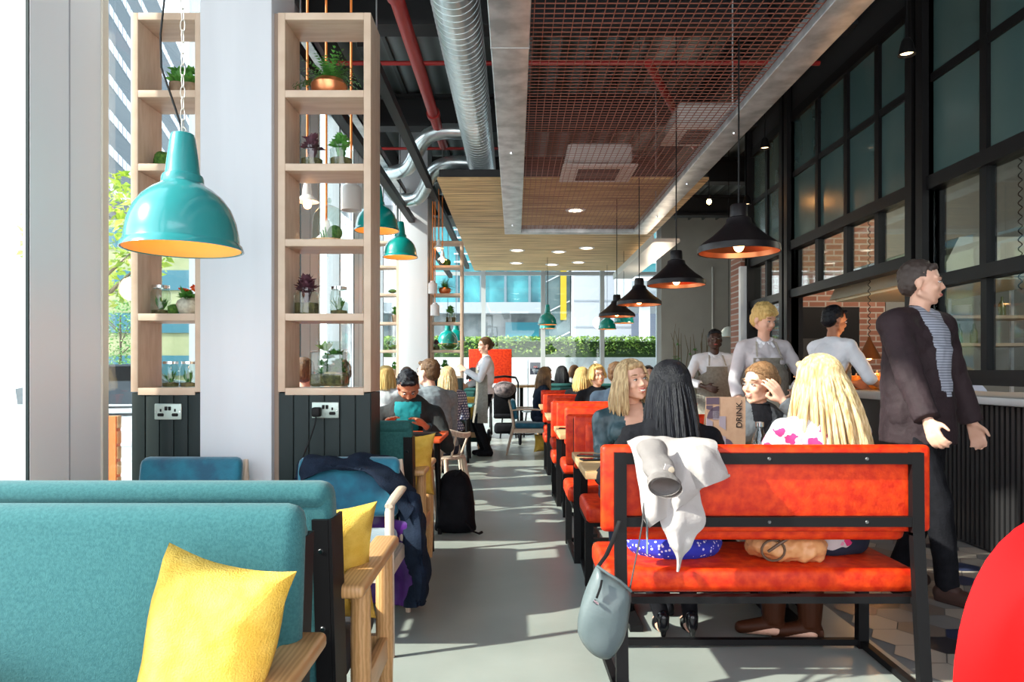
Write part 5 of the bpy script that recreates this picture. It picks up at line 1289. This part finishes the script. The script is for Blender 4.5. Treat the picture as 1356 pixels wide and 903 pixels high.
# dried stem plants at far wall
for i, (px, d) in enumerate(((900,16.2),(928,16.0))):
    q = W(px, 480, d); t = thing('tall_stem_plant', ['left','right'][i]+' tall spindly plant against the grey far wall', 'plant', (q.x, d, 0)); rn = random.Random(i)
    MB().lathe([(0,0),(.15,0),(.2,.4),(.17,.4),(0,.35)], (0,0,0), 20).build('pot', M_dark, t)
    m = MB(); l = MB()
    for k in range(6):
        p0 = V((rn.uniform(-.1,.1),rn.uniform(-.05,.05),.35)); p1 = p0+V((rn.uniform(-.2,.2),0,rn.uniform(1.2,1.7))); p2 = p1+V((rn.uniform(-.12,.12),0,.35)); m.tube([p0,p1,p2], [.012,.010,.004], 6)
        for z in range(4): leafy(l, p0.lerp(p1, rn.random()), 8, .08, 1, rn, .4, .5)
    m.build('stems', mat('stem_brown', (.16,.12,.07), .8), t); l.build('leaves', M_leaf, t, smooth=False)
for i, (x, z0, z1) in enumerate(((4.6,0,3.6),(5.6,0,4.4))): tag(MB().tube([(x,16.88,z0),(x,16.88,z1)], .02, 8).build('conduit', mat('pale_metal', (.5,.5,.48), .4)), ['left','right'][i]+' vertical pale conduit on the grey far wall', 'conduit')
# ------------------------------------------------------------------ outside
M_ground = mat('outside_paving', (.30,.30,.29), .8, 0, (.38,.38,.36), 3)
struct('ground_outside', MB().bb(-80, FX-.1, -20, 90, -.2, -.03), M_ground, smooth=False)
struct('ground_outside_rear', MB().bb(FX-.1, 60, FY+.1, 90, -.2, -.03), M_ground, smooth=False)
def facade_windows(parent, p0, du, length, z0, nrow, dz, wh, m, n, gap=.12, name='window_row'):
    p0, du = V(p0), V(du).normalized(); nrm = V((du.y, -du.x, 0))
    for r_ in range(nrow):
        b = MB()
        for k in range(n):
            a = p0+du*(length*(k+gap)/n)+V((0,0,z0+r_*dz)); c = p0+du*(length*(k+1-gap)/n)+V((0,0,z0+r_*dz))
            b.bar((a+c)/2-du*((c-a).length/2)+V((0,0,wh/2)), (a+c)/2+du*((c-a).length/2)+V((0,0,wh/2)), .12, wh)
        b.build(name, m, parent, smooth=False)
M_bg = mat('grey_render', (.07,.09,.105), .8); M_win = mat('pale_window', (.42,.45,.52), .3)
ba = thing('office_building', 'grey office block with rows of white windows rising outside the left window', 'building', (0,0,0))
du = V((-.268,1,0)).normalized(); p0 = V((-30.0,48.0,0)); nr = V((-1,-.268,0)).normalized()
b = MB(); Lb = 60; q0 = p0; q1 = p0+du*Lb; q2 = q1*1.12; q3 = q0*1.12
b.prism([(q0.x,q0.y),(q1.x,q1.y),(q2.x,q2.y),(q3.x,q3.y)], 13.7, 40, 'z'); b.build('upper_storeys', M_bg, ba, smooth=False)
for k in range(1,6):
    q = p0+du*(2+k*11)+nr*3; MB().tube([q, q+V((0,0,13.8))], .5, 16).build('pillar', M_bg, ba)
facade_windows(ba, p0, du, Lb, 15.8, 8, 2.85, .8, M_win, 44, .1)
b = MB(); b.bar(q0+V((0,0,14.4)), q1+V((0,0,14.4)), .3, .12); b.build('red_band', M_red, ba, smooth=False)
bb_ = thing('flats_building', 'yellowish block with teal window bands far outside the left window', 'building', (-24,40,0))
MB().bb(0,9.5,0,1.5,0,9.5).build('walls', mat('yellow_render', (.24,.26,.13), .8, 0, (.30,.31,.17), 1), bb_, smooth=False)
for k in range(4):
    b = MB(); b.bb(0.2,9.4,-.1,0,.9+k*2.35,2.0+k*2.35); b.build('window_band', mat('teal_band', (.03,.13,.17), .3), bb_, smooth=False)
# parked cars seen in a sliver
def car(loc, rz, m, label):
    t = thing('car', label, 'car', loc, rz)
    b = MB(); b.prism([(-2.1,.35),(-2.15,.75),(-1.5,.9),(-.9,1.35),(.7,1.4),(1.3,.95),(2.0,.85),(2.15,.5),(2.1,.3)], -.85, .85, 'y'); b.build('body', m, t, angle=50)
    b = MB(); b.prism([(-1.35,.93),(-.85,1.3),(.65,1.34),(1.15,.95)], -.86, .86, 'y'); b.build('windows', M_black, t)
    for x in (-1.3,1.3):
        for y in (-.8,.8): MB().tube([(x,y-.1,.32),(x,y+.1,.32)], .32, 18).build('wheel', M_blk, t)
for i, (x, y, m, lb) in enumerate(((-13.2,24,mat('car_silver',(.5,.52,.55),.3,.3),'silver car parked outside, nearest in the window gap'),(-15.4,28,mat('car_white',(.7,.7,.72),.3),'white car parked outside behind the silver one'),(-17.6,32,mat('car_blue',(.05,.12,.3),.3),'blue car parked farthest outside'),(-11.0,20,mat('car_dark',(.04,.05,.06),.3),'dark car parked nearest the building outside'))): car((x,y,-.03), R(20), m, lb)
def tree(loc, h, r_, label, n=1500, m=None):
    t = thing('tree', label, 'tree', loc); mm = m or mat('tree_leaf', (.22,.36,.03), .6, 0, (.60,.68,.08), 4)
    tk = MB(); tk.tube([(0,0,0),(.05,0,h*.5),(0,.05,h*.85)], [.09,.06,.03], 8)
    rn = random.Random(int(h*10)); 
    for k in range(7):
        a = rn.uniform(0,6.28); z = h*rn.uniform(.4,.7); tk.tube([(.03,0,z),(r_*.6*math.cos(a),r_*.6*math.sin(a),z+r_*.6)], [.03,.01], 6)
    tk.build('trunk', mat('bark', (.12,.09,.06), .9), t); leafmass('crown', -r_,r_,-r_,r_,h-1.9*r_,h+r_*.1,n,.085,mm,t,True,int(h*7))
tree((-6.6,11.5,0), 4.3, 1.1, 'young yellow green tree outside the left window', 1300)
tree((-19.8,36.3,0), 4.6, 1.8, 'green tree outside in front of the yellowish block', 1500, mat('tree_leaf_green', (.06,.18,.04), .6, 0, (.2,.4,.08), 5))
# outdoor wooden furniture through the gap
os_ = thing('slatted_bench', 'slatted orange brown wooden bench outside the left window', 'bench', (-3.05,4.75,0))
b = MB()
for k in range(5): b.bb(-.12,.46,-.02,.02,.42+k*.10,.50+k*.10)
b.build('back_slats', mat('teak', (.45,.20,.07), .55, 0, (.6,.30,.12), 8), os_, smooth=False); MB().bb(-.12,.46,-.45,0,.36,.40).build('seat', mat('teak', (.45,.20,.07), .55), os_)
for x in (-.08,.42):
    for y in (-.42,0): MB().bb(x-.03,x+.03,y-.03,y+.03,-.03,.9 if y == 0 else .38).build('leg', mat('orange_paint', (.75,.15,.03), .5), os_)
# rear outside buildings
bc = thing('glass_office', 'teal glazed office building beyond the hedge', 'building', (-1.5,30,0))
M_tg = mat('teal_glazing', (.01,.11,.14), .2, 0, (.06,.30,.33), .8, spec=.5)
MB().bb(-2.5,2.7,0,5,4.0,8.0).build('glazing', M_tg, bc, smooth=False); MB().bb(-6,2.7,.6,5,0,3.7).build('ground_storey', mat('shopfront', (.08,.10,.11), .5, 0, (.22,.24,.24), 1.5), bc, smooth=False)
MB().bb(-6,2.7,-.1,5,3.55,4.0).build('slab', mat('pale_slab', (.28,.30,.32), .6), bc, smooth=False); MB().bb(-6,2.7,-.1,5,8.0,9.5).build('parapet', mat('white_cladding', (.36,.37,.41), .5), bc, smooth=False)
b = MB()
for k in range(7): b.bb(-1.0,2.7,-.35,-.25,5.6+k*.33,5.66+k*.33)
b.build('louvres', mat('louvre_grey', (.5,.54,.56), .4, .3), bc, smooth=False)
b = MB()
for x in (-2.5,-.9,.1,1.1,2.1,2.7): b.bb(x-.05,x+.05,-.1,.0,4.0,8.0)
b.build('mullions', mat('mullion_dark', (.12,.17,.2), .4), bc, smooth=False)
MB().bb(1.1,2.5,.3,.6,.2,3.2).build('door', mat('teal_door', (.01,.14,.18), .3), bc, smooth=False)
by = thing('glass_stair_tower', 'glazed stair tower with a bright yellow vertical strip beyond the hedge', 'building', (1.9,30.5,0)); MB().bb(-.65,.42,0,3,0,8.8).build('glazing', mat('pale_teal_glazing', (.05,.12,.13), .25, 0, (.18,.25,.25), 1.2), by, smooth=False);
MB().bb(0,.25,-.2,-.05,3.3,7.6).build('yellow_strip', mat('yellow_paint', (.62,.42,.01), .5), by, smooth=False)
b = MB()
for z in range(6): b.bar((-.6,-.08,1+z*1.3),(.4,-.08,1.5+z*1.3),.05,.05)
b.build('stair_lines', M_white, by, smooth=False)
bw = thing('clad_building', 'white metal clad building beyond the hedge', 'building', (3.05,29,0)); MB().bb(-.7,2.8,0,4,0,9).build('cladding', mat('white_cladding', (.36,.37,.41), .5), bw, smooth=False)
b = MB()
for k in range(9): b.bb(-.71,2.8,-.02,0,.8+k*1.05,.86+k*1.05)
b.build('seam', mat('seam_grey', (.25,.27,.3), .5), bw, smooth=False)
MB().bb(1.6,2.7,-.05,.0,0,7.6).build('grey_bay', mat('blue_grey_bay', (.12,.14,.19), .5), bw, smooth=False)
be = thing('louvred_building', 'building with teal glass and pale louvres at the right of the far windows', 'building', (5.4,23,0)); MB().bb(-1.7,6,0,4,3.3,9.5).build('walls', mat('pale_slab', (.28,.30,.32), .6), be, smooth=False); MB().bb(-1.6,5.6,-.08,0,4.2,9).build('glazing', M_tg, be, smooth=False)
b = MB()
for k in range(8): b.bb(-1.7,5.8,-.35,-.2,4.0+k*.55,4.12+k*.55)
b.build('louvres', M_white, be, smooth=False); MB().tube([(-1.2,.5,0),(-1.2,.5,3.4)], .18, 16).build('pillar', M_white, be)
b = MB(); b.bar((-.3,-.1,2.1),(.0,-.1,4),.06,.06); b.bar((.3,-.1,2.1),(.0,-.1,4),.06,.06); b.bar((-.2,-.1,2.8),(.2,-.1,2.8),.06,.06); b.build('trestle', M_white, be, smooth=False)
# ------------------------------------------------------------------ people
PI = math.pi
M_floral = spots('floral_cotton', (.60,.58,.59), [(.65,.03,.16),(.60,.58,.59),(.10,.42,.52),(.60,.58,.59),(.72,.28,.42),(.60,.58,.59),(.60,.03,.12),(.60,.58,.59)], 17, .5, .85)
M_bskirt = spots('blue_spotted', (.02,.03,.42), [(.7,.7,.8),(.6,.6,.8)], 55, .28, .8, dots=True)
M_leather = mat('petrol_leather', (.018,.04,.052), .38, 0, (.045,.085,.10), 9, bump=.35, bscale=30)
M_jean = mat('dark_denim', (.012,.018,.04), .85)
M_greyj = mat('grey_jacket', (.06,.065,.075), .8, 0, (.09,.097,.11), 10, bump=.3, bscale=60)
M_stripe = wavemat('striped_jersey', (.16,.17,.22), (.42,.44,.52), 22, 'Z', .85, .3)
M_brownj = mat('brown_jacket', (.018,.008,.011), .8, 0, (.028,.014,.018), 8, bump=.3, bscale=60)
M_tealt = mat('teal_jersey', (.0,.17,.19), .85, 0, (.0,.22,.24), 8, bump=.3, bscale=30)
M_hood = mat('charcoal_hoodie', (.012,.014,.014), .9, 0, (.022,.024,.024), 8, bump=.3, bscale=60)
M_gshirt = mat('grey_shirt', (.15,.175,.19), .85, 0, (.20,.225,.24), 30, bump=.3, bscale=60)
M_check = brickmat('checked_shirt', (.55,.55,.62), (.62,.62,.66), (.06,.06,.15), 1, .03, .03, .006, .85, rot=(R(90),0,0))
M_wool = mat('pale_grey_wool', (.40,.41,.42), .9)
M_bnavy = mat('blue_navy', (.02,.035,.06), .9, 0, (.03,.05,.08), 10, bump=.3, bscale=60)
# nearest booth
person('woman with long straight black hair in black top, seen from behind on the nearest bench', (.655,3.01,0), 0, 1.64, True, lean=R(6), hy=R(12), hr=R(0), slump=.015,
       hair=H_black, hstyle='long', hlen=.30, strands=190, hairkw=dict(a0=50,a1=310,spread=.010,back=.07,r=.0085,jit=.020,fill=.9,rad=(.081,.100,.098)), topm=M_blk, botm=M_blk, skirt=M_bskirt, shoem=mat('patent_black',(.01,.01,.012),.12), heels=True,
       feet=[(.14,.28,0),(.01,.28,0)], knees=[(.1,1,.2),(-.1,1,.2)], hands=[(.14,.42,.80),(-.14,.42,.80)], vox=.007)
person('blonde woman with very long hair in white floral top, seen from behind', (1.30,3.01,0), R(4), 1.62, True, lean=R(8), hy=R(38), hr=R(-3), hp=R(-6), slump=-.02,
       hair=H_blonde, hstyle='long', hlen=.37, strands=210, hairkw=dict(a0=60,a1=310,spread=.034,back=.08,r=.0095,jit=.026,fill=.85,wave=.004,rad=(.084,.102,.099)), topm=M_floral, botm=M_jean, shoem=mat('brown_boot',(.05,.015,.006),.5,spec=.2), boots=True, footdir=(-1,.35,0),
       feet=[(.02,.20,0),(-.12,.26,0)], knees=[(.1,1,.2),(-.1,1,.2)], hands=[(.16,.40,.80),(-.16,.38,.80)], vox=.007)
person('smiling ash blonde woman in petrol leather jacket facing us on the left', (.645,4.10,0), PI, 1.66, True, lean=R(10), hy=R(24), hr=R(8), hp=R(2), slump=.0,
       hair=H_ash, hstyle='long', hlen=.20, strands=170, hairkw=dict(a0=52,a1=308,spread=.018,r=.0095,jit=.018,fwd=.01,fill=.5,wave=.004,rad=(.083,.100,.098)), topm=M_leather, inner=M_skin, botm=M_jean, collar=M_leather,
       hands=[(.06,.34,.78),(-.22,.30,.79)], smile=1, open_mouth=True, vox=.006)
person('woman with light brown hair in grey jacket raising her hand to her forehead', (1.36,4.14,0), PI, 1.66, True, lean=R(9), hy=R(-62), hr=R(-4), hp=R(-6), slump=.02,
       hair=H_lbrown, hstyle='bun', topm=M_greyj, inner=M_blk, botm=M_jean, hands=[(.17,.36,.78),(-.085,.235,1.03)], elbows=[(.5,-1,-.3),(-.9,.5,-1)], hdirs=[None,(.45,-.05,.75)], palms=[None,(.5,-.8,.0)], curl=.5,
       scarf=mat('silver_beads',(.6,.58,.55),.3,.7), smile=1, vox=.006)
# staff
person('young dark skinned waiter in white shirt and linen apron by the grey wall', (2.20,8.0,0), PI, 1.65, False, male=True, skin=M_skin3, hair=H_black, hstyle='short', topm=M_wshirt, collar=M_wshirt, apronm=M_apron, sleeve=.86,
       hands=[(.16,.24,1.02),(-.30,.08,.80)], elbows=[(1,-.6,-.4),(-1,-.6,-.2)], vox=.009, hy=R(-8))
person('waiter with blond fringe in pale shirt and beige apron beside the steel post', (2.02,5.9,0), PI, 1.73, False, male=False, hair=H_gold, hstyle='cropped_fringe', topm=mat('pale_pink_shirt',(.55,.52,.55),.85), collar=M_wshirt, apronm=M_apron,
       sleeve=.8, hands=[(.24,.20,.90),(-.16,.22,1.02)], elbows=[(1,-.6,-.4),(-1,-.6,-.2)], hy=R(28), hp=R(-20), vox=.008)
person('dark haired cook in short sleeved white shirt reaching over the serving ledge', (2.60,6.05,0), R(-72), 1.74, False, male=True, skin=M_skin2, hair=H_black, hstyle='short', topm=M_wshirt, collar=M_wshirt, sleeve=.62, apronm=M_apron,
       hands=[(.16,.40,1.07),(-.12,.40,1.08)], elbows=[(1,-.5,-1),(-1,-.5,-1)], hy=R(-6), hp=R(-14), lean=R(6), vox=.008)
person('man in dark brown jacket and striped top walking past the kitchen counter', (2.21,3.98,0), R(-150), 1.80, False, male=True, hair=mat('hair_grey_brown',(.05,.035,.03),.6), hstyle='short', topm=M_brownj, inner=M_stripe, botm=M_blk, bulk=.025, iw=.095, shoem=mat('brown_shoe',(.05,.025,.02),.4),
       hands=[(.36,.30,.86),(-.38,.10,.86)], elbows=[(.6,-1,-.3),(-.6,-1,-.3)], feet=[(.10,.22,0),(-.08,-.16,0)], hy=R(30), curl=.9, vox=.008, hp=R(-4))
# left side
person('man in teal jersey and charcoal hoodie looking down at the orange table', (-.80,5.66,0), PI, 1.72, True, male=True, skin=M_skin2, lean=R(24), hp=R(-46), hr=R(4), hy=R(12), hair=H_black, hstyle='short', topm=M_hood, inner=M_tealt, iw=.10, collar=M_wshirt, botm=M_jean, slump=.055,
       hands=[(.14,.42,.79),(-.16,.42,.79)], vox=.008)
person('man in grey shirt with short dark hair turned away, on the spindle chair', (-.66,6.37,0), R(38), 1.80, True, male=True, lean=R(18), hy=R(20), hair=H_brown, hstyle='short', topm=M_gshirt, collar=M_gshirt, botm=M_jean, hands=[(.14,.40,.80),(-.16,.40,.80)], vox=.009)
person('man with dark hair and blue collar seen through the shelf tower, facing away', (-1.63,5.60,0), R(10), 1.72, True, male=True, hair=H_brown, hstyle='short', topm=mat('royal_blue',(.02,.18,.55),.85), collar=M_wshirt, vox=.010, group=None)
person('man in profile with hand near his chin, seen through the shelf tower', (-1.44,6.6,0), R(100), 1.74, True, male=True, lean=R(14), hy=R(-14), hp=R(-14), hair=H_brown, hstyle='short', topm=M_gshirt, hands=[(.10,.26,1.0),(-.14,.36,.79)], elbows=[(.5,.2,-1),(-.5,-1,-.3)], hdirs=[(-.2,.2,.9),None], vox=.009)
person('blonde woman in checked shirt behind the man in the grey shirt', (-.72,8.1,0), R(30), 1.60, True, lean=R(6), hair=H_blonde, hstyle='long', hlen=.2, strands=70, hairkw=dict(a0=50,a1=310,back=.04,fill=.6), topm=M_check, vox=.011, hy=R(-30))
person('woman with reddish blonde hair at the left, behind the shelf tower edge', (-1.50,8.4,0), R(-20), 1.62, True, hair=H_gold, hstyle='long', hlen=.2, strands=60, hairkw=dict(a0=50,a1=310,fill=.6), topm=M_wool, vox=.012)
person('person in pale top half hidden behind the man looking down', (-1.42,9.5,0), PI, 1.60, True, hair=H_brown, hstyle='bun', topm=M_wool, vox=.012)
person('waitress in white top and long beige apron standing in the far aisle', (-.41,10.2,0), R(100), 1.66, False, hair=H_brown, hstyle='bun', topm=M_wshirt, apronm=M_apron, botm=M_blk, hands=[(.10,.26,.98),(-.10,.30,1.20)], elbows=[(.6,-1,-.6),(-.5,-.8,-1)], hy=R(20), hp=R(-8), vox=.009)
person('dark haired person seated behind the waitress', (-.72,12.6,0), R(60), 1.6, True, hair=H_black, hstyle='long', hlen=.12, strands=60, topm=M_blk, vox=.013)
person('woman in navy top with long hair seated sideways on the blue chair', (.34,10.6,0), R(-80), 1.62, True, lean=R(10), hp=R(-12), hair=mat('hair_ombre',(.05,.025,.012),.5,0,(.30,.17,.07),5), hstyle='long', hlen=.26, strands=90, hairkw=dict(a0=55,a1=305,fill=.6,back=.03), topm=M_navy, botm=M_jean, vox=.010)
person('woman with long black hair and black jacket behind the navy dressed woman', (.80,12.35,0), R(25), 1.66, True, hair=H_black, hstyle='long', hlen=.22, strands=70, hairkw=dict(fill=.6,back=.03), topm=M_blk, vox=.013)
person('person with short dark hair at the small notice by the far window', (.62,14.0,0), PI, 1.66, True, hair=H_black, hstyle='short', topm=M_blk, vox=.014)
person('brown haired woman in pale grey top facing away at the far window', (1.15,14.1,0), R(-20), 1.72, True, hair=H_brown, hstyle='long', hlen=.15, strands=60, topm=M_wool, vox=.013)
person('woman with reddish blonde hair facing away in the farthest orange booth', (.80,8.66,0), R(-8), 1.58, True, hair=H_gold, hstyle='long', hlen=.2, strands=80, hairkw=dict(fill=.6,back=.03), topm=M_blk, vox=.011)
person('woman with golden bob facing us beside the man in navy', (.88,7.86,0), PI, 1.66, True, lean=R(8), hair=H_gold, hstyle='long', hlen=.07, strands=90, hairkw=dict(a0=48,a1=312,spread=.012,fill=.2), topm=M_blk, hy=R(18), hr=R(8), vox=.009)
person('dark haired man in navy sweater facing away in the third booth', (.95,6.77,0), R(-12), 1.70, True, male=True, lean=R(10), hair=H_brown, hstyle='short', topm=M_bnavy, hy=R(-25), vox=.009)
person('dark haired person beyond the booths, mostly hidden behind the black haired woman', (1.95,10.6,0), R(180), 1.66, True, hair=H_black, hstyle='short', topm=M_blk, vox=.013)
person('cook in pale blue shirt bending over behind the right kitchen panes', (4.12,6.3,0), R(60), 1.60, False, male=True, lean=R(42), hp=R(-20), hair=H_black, hstyle='short', topm=mat('pale_blue_shirt',(.42,.5,.66),.85), hands=[(.2,.45,1.04),(-.2,.45,1.04)], vox=.010)
def plain_stool(x, y, label):
    t = thing('padded_stool', label, 'stool', (x,y,0)); MB().lathe([(0,.38),(.17,.38),(.19,.41),(.17,.45),(0,.455)], (0,0,0), 20).build('seat', M_dark, t)
    for a in (45,135,225,315): MB().tube([(.11*math.cos(R(a)),.11*math.sin(R(a)),.40),(.19*math.cos(R(a)),.19*math.sin(R(a)),0)], .014, 8).build('leg', M_pale, t)
for x, y, lb in ((-1.63,5.60,'stool under the man with the blue collar behind the shelf tower'),(-1.44,6.6,'stool under the man with hand at chin behind the shelf tower'),(-.72,8.1,'stool under the woman in the checked shirt'),(-1.50,8.4,'stool under the reddish blonde woman behind the shelf tower'),(-1.42,9.5,'stool under the person in pale top'),
                 (-.72,12.6,'stool under the dark haired person behind the waitress'),(.62,14.0,'stool under the person at the notice'),(1.15,14.1,'stool under the woman in the pale grey top'),(1.95,10.6,'stool under the dark haired person beyond the booths')): plain_stool(x, y, lb)
# ------------------------------------------------------------------ light, sky, camera
w = bpy.data.worlds.new('sky'); bpy.context.scene.world = w; w.use_nodes = True
nt = w.node_tree; N = nt.nodes; L = nt.links; bg = N['Background']
tc = N.new('ShaderNodeTexCoord'); sp = N.new('ShaderNodeSeparateXYZ'); cr = N.new('ShaderNodeValToRGB')
L.new(tc.outputs['Generated'], sp.inputs[0]); L.new(sp.outputs[2], cr.inputs['Fac']); L.new(cr.outputs['Color'], bg.inputs['Color'])
cr.color_ramp.elements[0].color = (1,1,1,1); cr.color_ramp.elements[1].color = (.62,.80,1,1); cr.color_ramp.elements[1].position = .8
bg.inputs['Strength'].default_value = 2.8
sl = bpy.data.lights.new('sun', 'SUN'); sl.energy = 7.5; sl.angle = R(1.2); sl.color = (1,.93,.82)
so = bpy.data.objects.new('sun', sl); C.objects.link(so)
dv = V((.80,.27,-.56)); so.rotation_euler = dv.to_track_quat('-Z','Y').to_euler(); so.location = (-10,-3,9)
def lamp(kind, loc, e, col, size=.1, rot=None, spot=None):
    l = bpy.data.lights.new('lamp_light', kind); l.energy = e; l.color = col
    if kind == 'AREA': l.size = size
    else: l.shadow_soft_size = size
    if kind == 'SPOT': l.spot_size = R(spot or 90); l.spot_blend = .5
    o = bpy.data.objects.new('lamp_light', l); C.objects.link(o); o.location = loc
    if rot: o.rotation_euler = rot
    return o
lamp('POINT', (3.2,6.5,1.29), 8, (1,.5,.15), .03); lamp('POINT', (3.1,6.0,1.5), 5, (1,.5,.2), .05)
lamp('POINT', (4.6,8.2,3.0), 60, (1,.75,.5), .2); lamp('POINT', (4.9,5.2,3.0), 70, (1,.85,.7), .2)
lamp('POINT', (2.5,12.5,2.6), 25, (1,.8,.6), .2)
cam = bpy.data.cameras.new('cam'); co_ = bpy.data.objects.new('camera', cam); C.objects.link(co_)
co_.location = (0,0,CH); co_.rotation_euler = (R(90),0,0); cam.sensor_width = 36; cam.lens = F/1356*36
cam.shift_x = -(VX-678)/1356; cam.shift_y = (VY-451.5)/1356; cam.clip_start = .05; cam.clip_end = 300
sc = bpy.context.scene; sc.camera = co_
sc.view_settings.view_transform = 'Standard'; sc.view_settings.look = 'None'; sc.view_settings.exposure = .65; sc.view_settings.gamma = 1
sc.view_settings.use_curve_mapping = False
